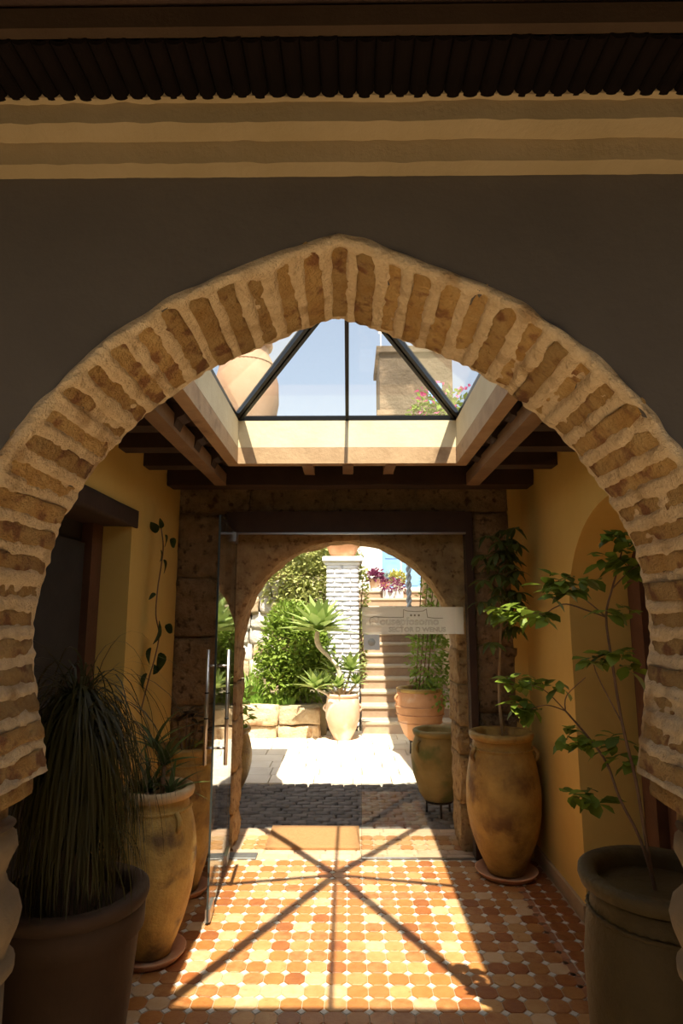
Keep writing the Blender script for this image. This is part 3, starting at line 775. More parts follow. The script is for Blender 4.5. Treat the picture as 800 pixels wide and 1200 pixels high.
for s in (-1, 1):
    h_ = MB().tube([(.80, s * .058, .77), (.80, s * .058, 1.40)], .011, 12).build('handle', M_steel, gd)
    for z in (.86, 1.31): MB().tube([(.80, s * .006, z), (.80, s * .056, z)], .007, 8).build('standoff', M_steel, h_)
    for z in (1.02, 1.16): MB().tube([(.80, s * .058, z - .004), (.80, s * .058, z + .004)], .0125, 12).build('ring', M_black, h_)
fx = struct(empty('window_2', (0, 4.43, 0)), 'fixed glass panel beside the open glass door')
gbox('pane', fx, .088, DX1 - .006, -.005, .005, .006, DZ - .012)
MB().box(.0858, .0878, -.0055, .0055, .006, DZ - .012).build('edge', M_edge, fx)
MB().box(.088, DX1 - .006, -.012, .012, .0, .0055).build('floor_channel', M_steel, fx)

# sign band and sticker on the glass (printed for the other side, so the lettering reads backwards from here)
sg = tag(empty('window_sign', (.455, 4.4405, 1.558)), 'frosted sign band with backward lettering stuck on the fixed glass', 'sign')
MB().box(-.358, .358, -.001, .001, -.094, .094).build('band', M_sign, sg)
def stroke(pts, w_=.0022):
    mb = MB()
    for a, b in zip(pts, pts[1:]):
        a = Vector((a[0], 0, a[1])); b = Vector((b[0], 0, b[1])); d = (b - a).normalized(); u = Vector((-d.z, 0, d.x)) * w_
        a = a - d * w_; b = b + d * w_
        vs_ = [p + u * s1 + Vector((0, yy, 0)) for p in (a, b) for s1 in (-1, 1) for yy in (-.0026, -.0016)]
        mb.add(vs_, [(0, 2, 6, 4), (1, 5, 7, 3), (0, 4, 5, 1), (2, 3, 7, 6), (0, 1, 3, 2), (4, 6, 7, 5)])
    return mb
outline = [(-.30, -.03), (-.305, .0), (-.298, .018), (-.275, .026), (-.20, .022), (-.09, .020), (-.066, .022), (-.064, .075), (-.04, .066), (.02, .062), (.075, .066), (.098, .080), (.100, .050), (.104, .022), (.15, .016), (.21, .016)]
stroke(outline).build('outline', M_ink, sg)
for x in (-.012, .014, .043): MB().lathe([(.0075, 0), (.0075, .001)], 12).build('dot', M_ink, sg)
dots = [o for o in sg.children if o.name.startswith('dot')]
for o, x in zip(dots, (-.012, .014, .043)): o.location = (x, -.0016, .036); o.rotation_euler = (math.pi / 2, 0, 0)
def text_mesh(body, size, ext=.0005, outline_=False):
    cu = bpy.data.curves.new('text', 'FONT'); cu.body = body; cu.size = size; cu.align_x = 'CENTER'; cu.resolution_u = 3
    cu.extrude = ext
    if outline_: cu.fill_mode = 'NONE'; cu.bevel_depth = .0008; cu.extrude = 0; cu.bevel_resolution = 0
    o = bpy.data.objects.new('text', cu); COL.objects.link(o)
    dg = bpy.context.evaluated_depsgraph_get(); me = bpy.data.meshes.new_from_object(o.evaluated_get(dg))
    bpy.data.objects.remove(o); bpy.data.curves.remove(cu)
    return me
for body, size, x, z, ol in (('Nousepfosomo', .075, -.055, -.030, True), ('SECTOR D WENUS', .046, .03, -.078, True)):
    me = text_mesh(body, size, outline_=ol); me.materials.clear(); me.materials.append(M_ink)
    xs = [v.co.x for v in me.vertices]; wdt = (max(xs) - min(xs)) or 1
    k = (.47 if z > -.05 else .40) / wdt
    for v in me.vertices: v.co.x *= k
    link('lettering', me, sg, (x, -.0022, z), (math.pi / 2, 0, 0))
sk_ = tag(empty('paper_sticker', (.163, 4.4405, 1.408)), 'small square white sticker on the glass below the sign band', 'sticker')
MB().box(-.056, .056, -.001, .001, -.054, .054).build('paper', M_paper, sk_)
MB().lathe([(.026, 0), (.026, .0008), (.001, .0008)], 20).build('emblem', pm('sticker_print', (.80, .82, .78), None, 5, .7), sk_)
[c for c in sk_.children if c.name.startswith('emblem')][0].location = (0, -.0012, 0)
[c for c in sk_.children if c.name.startswith('emblem')][0].rotation_euler = (math.pi / 2, 0, 0)
# doormat
mt = tag(link('doormat', rough_mesh('doormat_mesh', .655, .455, .016, M_mat, 6, .002, 8, 3, .0), None, (-.25, 4.80, .0085)), 'straw coloured doormat on the threshold under the stone arch', 'doormat')

# =================================================================== POTS AND PLANTS
def saucer(x, y, r, label):
    o = empty('plant_saucer', (x, y, 0))
    MB().lathe([(r * .86, 0), (r, .028), (r * 1.02, .034), (r * .97, .036), (r * .84, .014), (.001, .012)], 40).build('dish', M_terra, o)
    return tag(o, label, 'saucer', 'saucers under the passage jars')
def jar(name, x, y, z, prof, mat, rim_r, top, label, cat='potted plant', group=None, rope=None, lugs=None, rimmat=None, soil=None, lugm=None):
    """Empty > pot (> rim, rope_band, handle), soil; plants are added to the Empty"""
    o = empty(name, (x, y, z))
    inner = [(prof[-1][0] - .012, top - .02), (rim_r * .78, top - .06), (rim_r * .76, top - .13), (.001, top - .135)]
    body = MB().lathe(prof + [(prof[-1][0] * .93, prof[-1][1]), (prof[-1][0] * .9, prof[-1][1] - .12)], 44, wob=.010, top=False).build('pot', mat, o)
    rr = rim_r
    MB().lathe([(rr * .86, top - .050), (rr * .97, top - .042), (rr, top - .022), (rr * .99, top - .006), (rr * .94, top), (rr * .82, top - .002), (rr * .76, top - .016), (rr * .75, top - .14)], 44, wob=.008, top=False).build('rim', rimmat or M_rim, body)
    MB().lathe([(rr * .77, top - .115), (rr * .4, top - .10), (.001, top - .095)], 28, wob=.05).build('soil', M_earth, o)
    if rope:
        zr, r2 = rope; mb = MB(); n = 90
        pts = []
        vs_, fs = [], []
        for k in range(n):
            a = 2 * math.pi * k / n; rb = .0075 + .0022 * math.cos(k * math.pi)
            for j in range(6):
                b = 2 * math.pi * j / 6
                vs_.append(((r2 + rb * math.cos(b)) * math.cos(a), (r2 + rb * math.cos(b)) * math.sin(a), zr + rb * math.sin(b)))
        for k in range(n):
            for j in range(6):
                fs.append((k * 6 + j, ((k + 1) % n) * 6 + j, ((k + 1) % n) * 6 + (j + 1) % 6, k * 6 + (j + 1) % 6))
        mb.add(vs_, fs, True).build('rope_band', mat, body)
    if lugs:
        for (a, zr, r2) in lugs:
            ca, sa = math.cos(a), math.sin(a); pts = []
            for k in range(7):
                t = k / 6; bul = .032 * math.sin(math.pi * t)
                pts.append((ca * (r2 - .004 + bul), sa * (r2 - .004 + bul), zr + .045 - .09 * t))
            MB().tube(pts, [.012, .013, .014, .014, .014, .013, .011], 8).build('handle', mat, body)
    return tag(o, label, cat, group)
def jp(h, foot, belly, neck, bz=.58):
    """profile of a tall jar: narrow foot, wide belly, short neck"""
    return [(foot, 0), (foot * 1.02, .02)] + [(foot + (belly - foot) * math.sin(math.pi / 2 * t) ** .85, .02 + (h * bz - .02) * t) for t in (.12, .26, .42, .6, .8, 1.0)] + \
           [(belly - (belly - neck) * t ** 1.9, h * bz + (h * .90 - h * bz) * t) for t in (.25, .5, .7, .85, 1.0)] + [(neck * .985, h * .93), (neck * .99, h * .97)]

# A: tapered pot of grassy strap leaves, front left
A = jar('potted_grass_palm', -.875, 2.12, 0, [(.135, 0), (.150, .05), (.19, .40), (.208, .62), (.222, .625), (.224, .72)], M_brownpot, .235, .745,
        'dark brown tapered pot of drooping strap leaves at the front left', rimmat=M_brownpot)
MB().lathe([(.070, .66), (.085, .72), (.055, .80), (.032, .92), (.028, 1.10), (.028, 1.27)], 14).build('trunk', M_bark, A)
def strands(parent, centre, n, mat, seed, L=(.45, .75), up=.18, r0=.02, w_=.006, fall=1.0, name='strap_leaves', amin=0, amax=6.283, zmin=-9, xmin=-9):
    rr = random.Random(seed); mb = MB()
    for k in range(n):
        a = rr.uniform(amin, amax); l = rr.uniform(*L); e = rr.uniform(-.2, 1.45); fk = fall * rr.uniform(.45, 1.25)
        p = Vector(centre) + Vector((math.cos(a) * r0, math.sin(a) * r0, rr.uniform(-.05, .03) * (1 if r0 > .05 else 3)))
        d = Vector((math.cos(a) * math.cos(e), math.sin(a) * math.cos(e), math.sin(e)))
        side = Vector((-math.sin(a), math.cos(a), 0)); seg = 10; vs_ = []
        for i in range(seg + 1):
            t = i / seg; wd = w_ * (1 - t * .85) * .5
            vs_ += [tuple(p - side * wd), tuple(p + side * wd)]
            d = (d + Vector((0, 0, -fk * .32)) + Vector((rr.uniform(-.11, .11), rr.uniform(-.11, .11), 0))).normalized()
            p = p + d * l / seg
            if p.z < zmin: p.z = zmin
            if p.x < xmin: p.x = xmin + rr.uniform(0, .02)
        mb.add(vs_, [(2 * i, 2 * i + 1, 2 * i + 3, 2 * i + 2) for i in range(seg)], True)
    o = mb.build(name, mat, parent); o['kind'] = 'stuff'
    return o
strands(A, (-.02, 0, 1.28), 760, L_grass, 4, (.36, .66), zmin=.70, xmin=-.34, w_=.008, fall=2.3)
strands(A, (.03, -.02, 1.02), 260, L_grass, 14, (.18, .36), zmin=.70, xmin=-.34, w_=.008, fall=2.0)

# B: worn ochre jar with bromeliads
B = jar('potted_bromeliad', -.945, 3.235, .022, jp(.74, .10, .200, .155), M_jar2, .180, .742,
        'worn ochre jar with pale chipped rim and narrow leafy plants, second on the left', rope=(.645, .163), lugs=[(math.radians(205), .60, .168), (math.radians(-40), .60, .168)])
saucer(-.945, 3.235, .165, 'terracotta saucer under the second jar on the left')
lb = leaf_mesh('bromeliad_leaf_mesh', .22, .034, L_brom, .35, 'strap', .25, 6)
lb2 = leaf_mesh('bromeliad_long_leaf_mesh', .34, .026, L_brom, .55, 'strap', .25, 7)
MB().tube([(.02, 0, .66), (.03, -.01, .84)], [.014, .010], 8).build('stem', M_bark, B)
for (cx_, cy_, cz_, n, me) in ((.03, -.01, .84, 14, lb), (-.05, .03, .70, 12, lb2), (.06, .02, .70, 7, lb), (-.02, -.02, .92, 9, lb2), (-.06, -.05, .72, 8, lb)):
    for k in range(n):
        a = 2 * math.pi * k / n + R.uniform(-.2, .2); e = R.uniform(.35, 1.25)
        put_leaf(me, B, (cx_, cy_, cz_), (math.cos(a) * math.cos(e), math.sin(a) * math.cos(e), math.sin(e)), R.uniform(-.2, .2), R.uniform(.75, 1.1))

# C: ochre jar against the stone pier with a dark plant
Cj = jar('potted_aeonium', -.985, 3.93, .022, jp(.80, .10, .185, .150), M_jar, .178, .80,
         'ochre jar with dark rosette plant behind the open glass door', rope=(.70, .158), rimmat=M_jar)
saucer(-.985, 3.93, .16, 'terracotta saucer under the jar behind the open glass door')
lc = leaf_mesh('rosette_leaf_mesh', .085, .034, leafm('dark_rosette_leaf', (.07, .045, .03), (.10, .07, .04)), .2, 'obovate', .2, 4)
for (px_, py_, pz_) in ((.0, -.02, .98), (.07, -.03, .92), (-.06, .0, .93), (.02, .05, .95), (.10, .02, .86)):
    MB().tube([(px_ * .3, py_ * .3, .73), (px_, py_, pz_)], [.008, .006], 6).build('stem', M_bark, Cj)
    for k in range(9):
        a = k * 2.4; e = R.uniform(.05, .8)
        put_leaf(lc, Cj, (px_, py_, pz_), (math.cos(a) * math.cos(e), math.sin(a) * math.cos(e), math.sin(e)), R.uniform(-.3, .3), R.uniform(.8, 1.2))
put_leaf(leaf_mesh('tongue_leaf_mesh', .13, .05, L_tree, .2, 'ovate', .2, 5), Cj, (.08, -.10, .80), (.55, -.5, .7), .3, 1.0)

# climbing vine on the left wall
VP_ = [(-1.212, 3.82, 2.137), (-1.200, 3.82, 2.019), (-1.205, 3.82, 1.887), (-1.214, 3.82, 1.756), (-1.216, 3.82, 1.6), (-1.20, 3.82, 1.472), (-1.215, 3.82, 1.321), (-1.19, 3.80, 1.236), (-1.215, 3.74, 1.03)]
VP_ = [(-1.150 + (p[0] + 1.200) * 1.6 if i < 7 else p[0], p[1], p[2]) for i, p in enumerate(VP_)]
vn = tag(empty('climbing_vine', VP_[-1]), 'thin climbing vine with heart shaped leaves on the left wall', 'vine')
off = Vector(VP_[-1])
MB().tube([Vector(p) - off for p in catmull(VP_, 5)], .0045, 6).build('stem', M_bark, vn)
lv = leaf_mesh('heart_leaf_mesh', .085, .070, L_vine, .3, 'ovate', .25, 6)
for (p, d, s) in (((-1.192, 3.80, 2.10), (-.2, -.1, .6), .9), ((-1.137, 3.8, 2.085), (.3, -.2, -.7), 1.0), ((-1.104, 3.8, 2.06), (.6, -.2, -.6), .9), ((-1.159, 3.8, 1.99), (.3, -.2, -.8), .9),
                  ((-1.14, 3.8, 1.93), (.4, -.2, -.8), 1.1), ((-1.150, 3.8, 1.56), (.2, -.3, -.9), 1.7), ((-1.111, 3.8, 1.53), (.8, -.2, -.4), .9), ((-1.187, 3.8, 1.40), (-.2, -.3, -.8), 1.2),
                  ((-1.139, 3.8, 1.37), (.3, -.2, -.9), 1.4), ((-1.205, 3.8, 1.25), (-.3, -.3, -.7), 1.1), ((-1.15, 3.78, 1.30), (.2, -.5, -.4), .8), ((-1.17, 3.8, 2.13), (.2, -.2, .6), .8), ((-1.175, 3.8, 1.72), (-.4, -.3, -.2), .7)):
    put_leaf(lv, vn, Vector(p) - off, d, R.uniform(-.4, .4) + 1.2 * (1 if d[0] < 0 else -1), s)

# D: tall ochre jar with an umbrella plant, right
D = jar('potted_umbrella_plant', .985, 4.19, .022, jp(.83, .115, .235, .185, .52), M_jar, .205, .835,
        'tall golden ochre jar with a thin umbrella plant by the right stone pier', rope=(.735, .192), lugs=[(math.radians(-15), .70, .192), (math.radians(200), .70, .192)], rimmat=M_jar)
saucer(.985, 4.19, .19, 'terracotta saucer under the tall jar by the right stone pier')
MB().tube([(.015, .0, .74), (-.002, 0, 1.0), (.0, 0, 1.14), (.02, 0, 1.38), (.04, .01, 1.60), (.07, .02, 1.9), (.08, .02, 2.1)], [.011, .010, .009, .008, .007, .006, .004], 8).build('trunk', M_barkg, D)
lsch = leaf_mesh('umbrella_leaflet_mesh', .115, .042, L_sch, .3, 'ovate', .2, 4)
for (x, z) in ((-.08, 1.98), (.02, 2.06), (.12, 2.08), (.17, 1.98), (-.02, 1.92), (.08, 1.90), (.17, 1.86), (-.10, 1.80), (.02, 1.76), (.13, 1.74), (-.11, 1.66), (-.04, 1.60), (.06, 1.64), (.15, 1.60), (-.06, 1.40), (.10, 1.50), (.19, 1.72), (.19, 1.50), (.05, 2.14), (.15, 2.14), (-.05, 2.10), (.10, 2.02), (.0, 1.98), (.18, 2.04), (.09, 1.82), (.0, 1.84), (.17, 1.68), (.10, 1.58), (.14, 1.94), (.05, 2.0), (-.02, 1.70)):
    x = x - max(0.0, x - .06) * .45; y = R.uniform(-.16, .04); base = Vector((.04 + .2 * (x - .04), y * .3, z - .05)); tip = Vector((x, y, z))
    MB().tube([base, (base + tip) / 2 + Vector((0, 0, .02)), tip], .0025, 5).build('stalk', M_barkg, D)
    for k in range(7):
        a = 2 * math.pi * k / 7 + R.uniform(-.2, .2)
        put_leaf(lsch, D, tip, (math.cos(a) * .8, math.sin(a) * .8, R.uniform(-.75, .05)), R.uniform(-.2, .2), R.uniform(.8, 1.1))

# E: large dim jar with a small tree, front right
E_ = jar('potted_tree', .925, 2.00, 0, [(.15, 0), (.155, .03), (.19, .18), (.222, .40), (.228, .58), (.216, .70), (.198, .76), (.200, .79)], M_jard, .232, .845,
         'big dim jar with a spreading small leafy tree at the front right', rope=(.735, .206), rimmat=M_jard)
eo = Vector((.925, 2.0, 0))
def br(pts, r0, r1, name='branch'):
    pts = catmull([Vector(p) for p in pts], 4); pts = [Vector(p) - eo for p in pts]; n = len(pts)
    return MB().tube(pts, [(r0 + (r1 - r0) * i / (n - 1)) * .62 for i in range(n)], 7).build(name, M_bark, E_)
br([(.91, 2.0, .76), (.891, 2.0, .924), (.874, 2.0, 1.098), (.853, 2.02, 1.264), (.843, 2.04, 1.452), (.842, 2.06, 1.592), (.868, 2.06, 1.683), (.886, 2.06, 1.734), (.908, 2.06, 1.804)], .0095, .004, 'trunk')
br([(.842, 2.06, 1.592), (.803, 2.1, 1.611), (.752, 2.16, 1.635), (.723, 2.2, 1.624), (.687, 2.22, 1.603), (.62, 2.26, 1.612)], .005, .0025)
br([(.842, 2.06, 1.592), (.794, 2.1, 1.648), (.751, 2.14, 1.686)], .004, .002)
br([(.915, 2.0, .76), (.875, 2.0, .93), (.833, 2.03, 1.041), (.821, 2.08, 1.132), (.784, 2.12, 1.202), (.732, 2.18, 1.279)], .008, .005)
br([(.732, 2.18, 1.279), (.74, 2.18, 1.329), (.8, 2.16, 1.39)], .004, .002)
br([(.732, 2.18, 1.279), (.698, 2.22, 1.324), (.67, 2.24, 1.347), (.644, 2.26, 1.354)], .0035, .002)
br([(.732, 2.18, 1.279), (.682, 2.22, 1.292), (.637, 2.25, 1.274)], .0035, .002)
br([(.868, 2.06, 1.683), (.92, 2.04, 1.74), (.955, 2.04, 1.76)], .004, .002)
br([(.853, 2.02, 1.264), (.80, 2.05, 1.40), (.79, 2.06, 1.455)], .004, .002)
lt = [leaf_mesh('tree_leaf_mesh', .064, .038, L_tree, c, 'obovate', .2, 4) for c in (.15, .35, .5)]
CL = [(.856, 2.06, 1.867), (.894, 2.06, 1.853), (.929, 2.06, 1.824), (.855, 2.06, 1.782), (.952, 2.06, 1.753), (.913, 2.06, 1.796), (.962, 2.06, 1.711), (.935, 2.04, 1.77), (.90, 2.05, 1.76),
      (.723, 2.14, 1.704), (.679, 2.14, 1.716), (.753, 2.14, 1.721), (.81, 2.14, 1.71), (.705, 2.14, 1.658), (.765, 2.14, 1.681),
      (.614, 2.24, 1.612), (.574, 2.26, 1.618), (.65, 2.24, 1.606), (.594, 2.26, 1.588), (.665, 2.2, 1.594),
      (.661, 2.16, 1.586), (.843, 2.06, 1.606), (.913, 2.06, 1.606), (.805, 2.06, 1.459), (.874, 2.06, 1.464), (.899, 2.06, 1.424), (.777, 2.06, 1.448), (.84, 2.04, 1.47),
      (.638, 2.24, 1.354), (.607, 2.26, 1.345), (.668, 2.24, 1.362), (.635, 2.25, 1.29), (.657, 2.24, 1.267), (.615, 2.26, 1.261), (.713, 2.2, 1.362),
      (.736, 2.14, 1.219), (.707, 2.14, 1.192), (.776, 2.1, 1.192), (.845, 2.08, 1.166), (.896, 2.04, 1.156), (.753, 2.08, 1.049), (.778, 2.08, 1.024), (.845, 2.08, 1.206), (.717, 2.08, 1.037)]
for p in CL:
    if p[1] > 2.23: p = (p[0] - .012, p[1] + .07, p[2])
    for k in range(R.choice((7, 8, 9))):
        a = R.uniform(0, 6.283); e = R.uniform(-.5, .6)
        put_leaf(R.choice(lt), E_, Vector(p) - eo + Vector((R.uniform(-.022, .022), R.uniform(-.02, .02), R.uniform(-.016, .016))), (math.cos(a) * math.cos(e), math.sin(a) * math.cos(e), math.sin(e)), R.uniform(-.4, .4), R.uniform(.75, 1.2))

# ---- courtyard pots
def iron_stand(x, y, r, h, label):
    o = empty('iron_pot_stand', (x, y, 0))
    pts = [(r * math.cos(a * math.pi / 12), r * math.sin(a * math.pi / 12), h) for a in range(25)]
    MB().tube(pts, .009, 6).build('ring', M_iron, o)
    for k in range(3):
        a = math.radians(30 + 120 * k); MB().tube([(r * math.cos(a), r * math.sin(a), h), (r * 1.05 * math.cos(a), r * 1.05 * math.sin(a), 0)], .009, 6).build('leg', M_iron, o)
    return tag(o, label, 'pot stand', 'iron pot stands in the courtyard')
def bush_leaves(mb, c, rad, n, lw_, ll, seed, shell=.55, mi=0):
    rr = random.Random(seed)
    for k in range(n):
        d = Vector((rr.gauss(0, 1), rr.gauss(0, 1), rr.gauss(0, 1))).normalized(); t = shell + (1 - shell) * rr.random() ** .5
        lump = 1 + .22 * noise.noise(d * 2.6 + Vector((seed, 0, 0)))
        p = Vector(c) + Vector((d.x * rad[0], d.y * rad[1], d.z * rad[2])) * t * lump
        ax = (d + Vector((rr.gauss(0, .6), rr.gauss(0, .6), rr.gauss(0, .6) - .1))).normalized()
        s = rr.uniform(.7, 1.25); side = ax.cross(Vector((rr.gauss(0, .5), rr.gauss(0, .5), 1))).normalized() * lw_ * .5 * s
        q_ = p + ax * ll * s; m = (p + q_) / 2
        nn = side.cross(ax).normalized() * lw_ * .18
        mb.add([p, m + side + nn, q_, m - side + nn], [(0, 1, 2), (0, 2, 3)], False, mi)
# F banded terracotta pot
F = jar('banded_pot', .835, 7.52, .17, [(.14, 0), (.19, .06), (.255, .22), (.285, .36), (.28, .47), (.265, .53), (.262, .56)], M_terra, .275, .585,
        'orange banded terracotta pot with a leafy climber beside the stairs', rimmat=M_jar, lugs=[(math.radians(195), .47, .275)])
for z, r in ((.20, .251), (.29, .275), (.38, .287)):
    MB().lathe([(r, z - .008), (r + .010, z), (r, z + .008)], 40).build('band', M_terra, F)
iron_stand(.835, 7.52, .125, .158, 'iron stand under the banded terracotta pot')
mb = MB(); bush_leaves(mb, (.12, .05, .95), (.24, .22, .55), 700, .04, .07, 5, .3); bush_leaves(mb, (.25, -.05, 1.6), (.22, .22, .5), 400, .04, .07, 8, .3); bush_leaves(mb, (.2, -.18, .55), (.16, .12, .2), 160, .04, .06, 3, .3)
mb.build('foliage', L_bush2, F)
for k in range(4): MB().tube([(.04 * k - .05, .0, .5), (.05 * k, .02, 1.1), (.08 * k + .05, .0, 1.9)], .007, 5).build('stem', M_bark, F)
# G mossy jar behind the fixed glass
G = jar('mossy_jar', .735, 5.36, .12, [(.12, 0), (.155, .05), (.205, .20), (.222, .32), (.212, .42), (.185, .49), (.18, .52)], M_mossjar, .205, .545,
        'squat mossy ochre jar just outside the stone arch', lugs=[(math.radians(215), .43, .205)], rimmat=M_mossjar)
iron_stand(.735, 5.36, .105, .108, 'iron stand under the squat mossy jar')
# H jar left outside the arch
H = jar('plain_jar', -1.09, 5.95, -.01, jp(.58, .10, .205, .165), M_jar, .19, .585, 'ochre jar half hidden by the left pier of the stone arch', rimmat=M_jar)
mb = MB(); bush_leaves(mb, (0, 0, .75), (.22, .2, .22), 200, .04, .09, 25, .3); mb.build('foliage', L_bush2, H)
# K pale pot with swan-neck agave
K = jar('potted_agave', -.075, 8.43, -.005, [(.115, 0), (.12, .03), (.18, .14), (.222, .27), (.228, .40), (.212, .51), (.198, .55), (.20, .57)], M_terraL, .218, .585,
        'pale terracotta pot with a curved trunk agave in the sunny courtyard', rimmat=M_terraL, lugs=[(math.radians(185), .40, .222), (math.radians(-5), .40, .222)])
ko = Vector((-.075, 8.43, 0))
tr_ = catmull([Vector((-.10, 8.43, .50)), Vector((-.11, 8.43, .78)), Vector((-.155, 8.42, .93)), Vector((-.27, 8.41, 1.06)), Vector((-.385, 8.40, 1.18)), Vector((-.42, 8.40, 1.30)), Vector((-.40, 8.40, 1.42))], 5)
MB().tube([p - ko for p in [Vector(q_) for q_ in tr_]], [.030 + .006 * math.sin(i * .35) for i in range(len(tr_))], 10).build('trunk', M_agtr, K)
lag = leaf_mesh('agave_leaf_mesh', .40, .13, L_ag, .10, 'agave', .35, 6)
def rosette(par, c, n, s, tilt=0.0):
    for k in range(n):
        a = k * 2.39996; t = k / n; e = .05 + 1.35 * t
        d = Vector((math.cos(a) * math.cos(e), math.sin(a) * math.cos(e), math.sin(e) * .95))
        put_leaf(lag, par, c, d, R.uniform(-.15, .15), s * R.uniform(.85, 1.08))
rosette(K, Vector((-.40, 8.40, 1.38)) - ko, 38, 1.32)
for (p, s, n) in (((-.43, 8.28, .66), .62, 22), ((.03, 8.46, .86), .62, 22), ((-.13, 8.36, .66), .48, 20), ((-.20, 8.50, .84), .55, 18), ((.10, 8.40, .70), .40, 16), ((-.28, 8.38, .70), .42, 16)):
    p = Vector(p); MB().tube([Vector((-.09, 8.43, .50)) - ko, (p + Vector((-.09, 8.43, .52))) / 2 - ko + Vector((0, 0, -.02)), p - ko], .016, 7).build('side_stem', M_agtr, K)
    rosette(K, p - ko, n, s * 1.2)

# ---- shrubs and slope planting
def shrub(name, c, blobs, mat, label, cat='shrub', group=None, lw_=.05, ll=.085, stem=True, kinds=None):
    o = empty(name, c); mb = MB()
    for i, (dx, dy, dz, rx, ry, rz, n) in enumerate(blobs): bush_leaves(mb, (dx, dy, dz), (rx, ry, rz), n, lw_, ll, i * 3.3 + c[0] * 5 + c[1], .45)
    mb.build('foliage', mat, o)
    if stem:
        for k in range(4):
            b = blobs[k % len(blobs)]
            MB().tube([(.05 * k - .08, 0, -.05), (b[0] * .5, b[1] * .5, b[2] * .5), (b[0] + .04 * k - .08, b[1], b[2] + b[5] * .5)], [.018, .012, .006], 6).build('stem', M_bark, o)
    return tag(o, label, cat, group)
shrub('round_shrub', (-.80, 9.15, .38), [(0, 0, .72, .50, .38, .58, 2600), (.18, -.12, .40, .36, .25, .40, 1000), (-.22, -.10, .34, .32, .25, .36, 800), (-.05, .05, 1.15, .30, .25, .26, 600), (.42, .05, .60, .18, .2, .35, 400)], L_bush2,
      'dense round green shrub behind the low garden wall')
shrub('climbing_shrub', (-.72, 10.0, .9), [(0, 0, .7, .50, .25, .55, 1500), (-.15, .05, 1.25, .55, .25, .45, 1400), (.05, .1, 1.75, .48, .3, .45, 1200)], L_hill, 'sunlit yellow green climber on the slope beside the white pillar', lw_=.06, ll=.09)
shrub('dry_shrub', (-1.30, 10.9, 1.45), [(0, 0, .5, .55, .4, .4, 900), (.1, .2, 1.1, .6, .4, .5, 1000)], L_dry, 'dry straw coloured bush high on the slope', lw_=.05, ll=.12)
shrub('slope_shrub', (-1.5, 12.4, 2.4), [(0, 0, .6, .8, .5, .7, 1600), (.9, .1, .9, .7, .5, .7, 1400)], L_bush, 'bright green bush at the top of the slope', lw_=.07, ll=.11)
shrub('slope_shrub', (-.30, 12.9, 2.6), [(0, 0, .5, .6, .4, .7, 1200)], L_hill, 'olive green bush behind the white pillar', lw_=.07, ll=.11)
shrub('ivy_clump', (.17, 9.75, .9), [(0, 0, .3, .10, .12, .5, 350), (.02, 0, 1.0, .10, .12, .55, 350)], L_hill, 'ivy climbing between the white pillar and the stairs', 'ivy', lw_=.05, ll=.07)
shrub('leafy_bush', (-2.15, 9.12, .38), [(0, 0, .35, .40, .28, .42, 700), (.3, .1, .2, .3, .2, .25, 300)], L_bush, 'light green bush at the left end of the garden bed')
# reed-like tall leaves and lawn blades
rd = tag(empty('reed_clump', (-1.36, 9.08, .36)), 'clump of upright pale green blades at the left of the garden bed', 'reeds')
strands(rd, (0, 0, 0), 240, L_lawn, 33, (.35, .70), r0=.06, w_=.016, fall=.05, name='blades')
lawn = MB(); rr = random.Random(8)
for k in range(2600):
    x = rr.uniform(-2.4, -.75); y = rr.uniform(8.83, 9.2); hgt = rr.uniform(.05, .16)
    dx, dy = rr.uniform(-.05, .05), rr.uniform(-.03, .03)
    lawn.add([(x - .006, y, .35), (x + .006, y, .35), (x + dx, y + dy, .36 + hgt)], [(0, 1, 2)])
tag(lawn.build('bed_grass', L_lawn), 'bright short grass on the raised garden bed', 'grass', kind='stuff')
# terrace pots
def small_pot(name, x, y, z, r, h, mat, leafmat, label, seed, sq=False):
    o = empty(name, (x, y, z))
    MB().lathe([(r * .72, 0), (r * .95, h * .85), (r, h * .86), (r, h), (r * .85, h), (r * .8, h * .8), (.001, h * .78)], 24).build('pot', mat, o)
    mb = MB(); bush_leaves(mb, (0, 0, h + r * .5), (r * 1.3, r * 1.1, r * .9), 260, .05, .10, seed, .2); mb.build('foliage', leafmat, o)
    return tag(o, label, 'potted plant')
lt_ = struct(empty('wall_terrace', (0, 12.95, 0)), 'rubble ledge at the edge of the terrace')
for r_ in range(3):
    x = .15
    while x < 1.5:
        dx = R.uniform(.2, .4); me = rough_mesh('ledge_stone_mesh', dx, .3, .15, M_grub, 4, .02, 8, x * 5 + r_, .25)
        link('stone', me, lt_, (x + dx / 2, 0, 1.70 + r_ * .15 + .07)); x += dx + .01
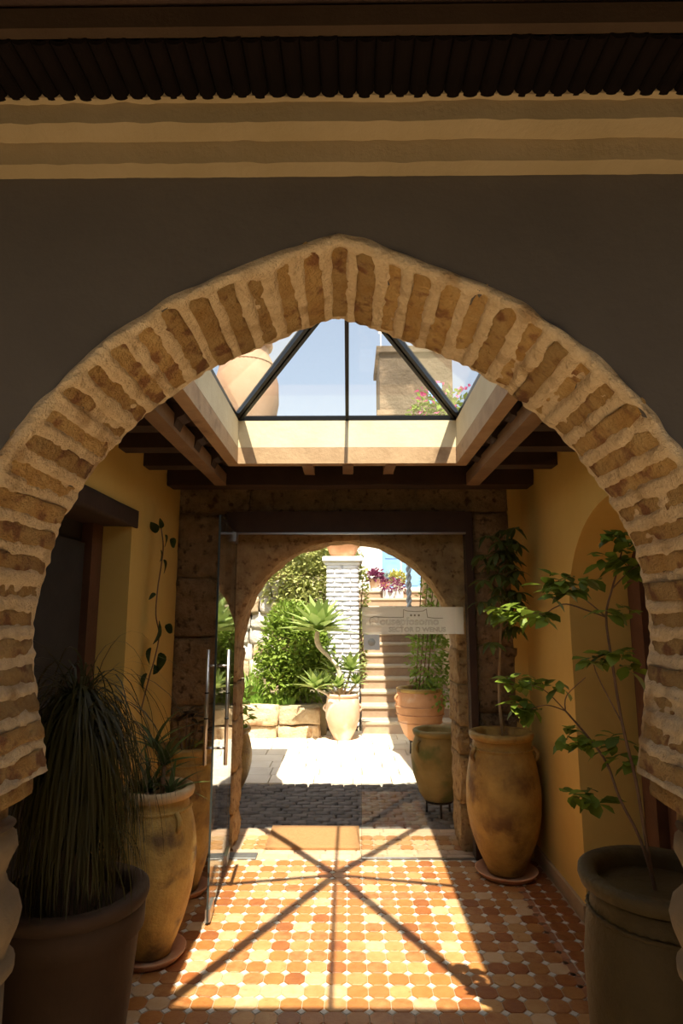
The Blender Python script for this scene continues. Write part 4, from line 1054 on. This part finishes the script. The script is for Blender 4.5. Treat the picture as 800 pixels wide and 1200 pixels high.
small_pot('purple_pot', .55, 12.95, 2.13, .125, .20, M_terraL, L_purp, 'pale terracotta pot of purple leaves on the terrace ledge', 5)
small_pot('grey_leaf_pot', .80, 13.6, 2.09, .12, .22, M_terra, leafm('grey_leaf', (.30, .36, .36), (.36, .42, .40), .3, 0), 'small pot of silvery leaves behind the terrace ledge', 15)
small_pot('yellow_flower_pot', 1.02, 12.95, 2.13, .12, .16, M_white, L_yel, 'white pot of yellow flowers on the terrace ledge', 9)
pb = tag(empty('white_planter_box', (.90, 12.56, 1.92)), 'white planter trough with dark purple leaves at the top of the stairs', 'planter')
link('box', bevel_box('planter_box_mesh', .40, .16, .17, M_white, .01), pb, (0, 0, .085))
mb = MB(); bush_leaves(mb, (0, 0, .24), (.26, .12, .16), 260, .04, .09, 19, .2); mb.build('foliage', L_purp, pb)
po = tag(empty('striped_pole', (1.14, 11.75, 1.44)), 'pale blue twisted pole beside the upper stairs', 'pole')
tw_ = MB()
for s in (0, math.pi):
    tw_.tube([(.028 * math.cos(k * .55 + s), .028 * math.sin(k * .55 + s), k * .025) for k in range(64)], .028, 6)
tw_.build('shaft', M_polebl, po)
# ---- things on the roof seen through the skylight
M_roofjar = pm('roof_terracotta', (.40, .235, .14), (.46, .29, .19), 6, .85, .4, 30)
rj = jar('roof_jar', -.80, 4.66, 2.74, [(.12, 0), (.16, .08), (.22, .28), (.255, .50), (.25, .66), (.21, .82), (.17, .90), (.165, .95)], M_roofjar, .20, 1.0,
         'big pale terracotta jar on the roof seen through the skylight', 'jar', rimmat=M_roofjar, rope=(.80, .215))
rf = tag(empty('roof_flower_pot', (.78, 4.62, 2.74)), 'pink flowers in a white trough on the roof beside the skylight', 'planter')
link('box', bevel_box('roof_trough_mesh', .50, .20, .30, M_white, .01), rf, (0, 0, .15))
mb = MB(); bush_leaves(mb, (-.02, 0, .42), (.28, .14, .16), 380, .035, .06, 3, .2); mb.build('foliage', L_bush2, rf)
mb = MB(); bush_leaves(mb, (-.02, -.04, .46), (.28, .14, .16), 60, .04, .045, 6, .7); mb.build('flowers', L_pink, rf)
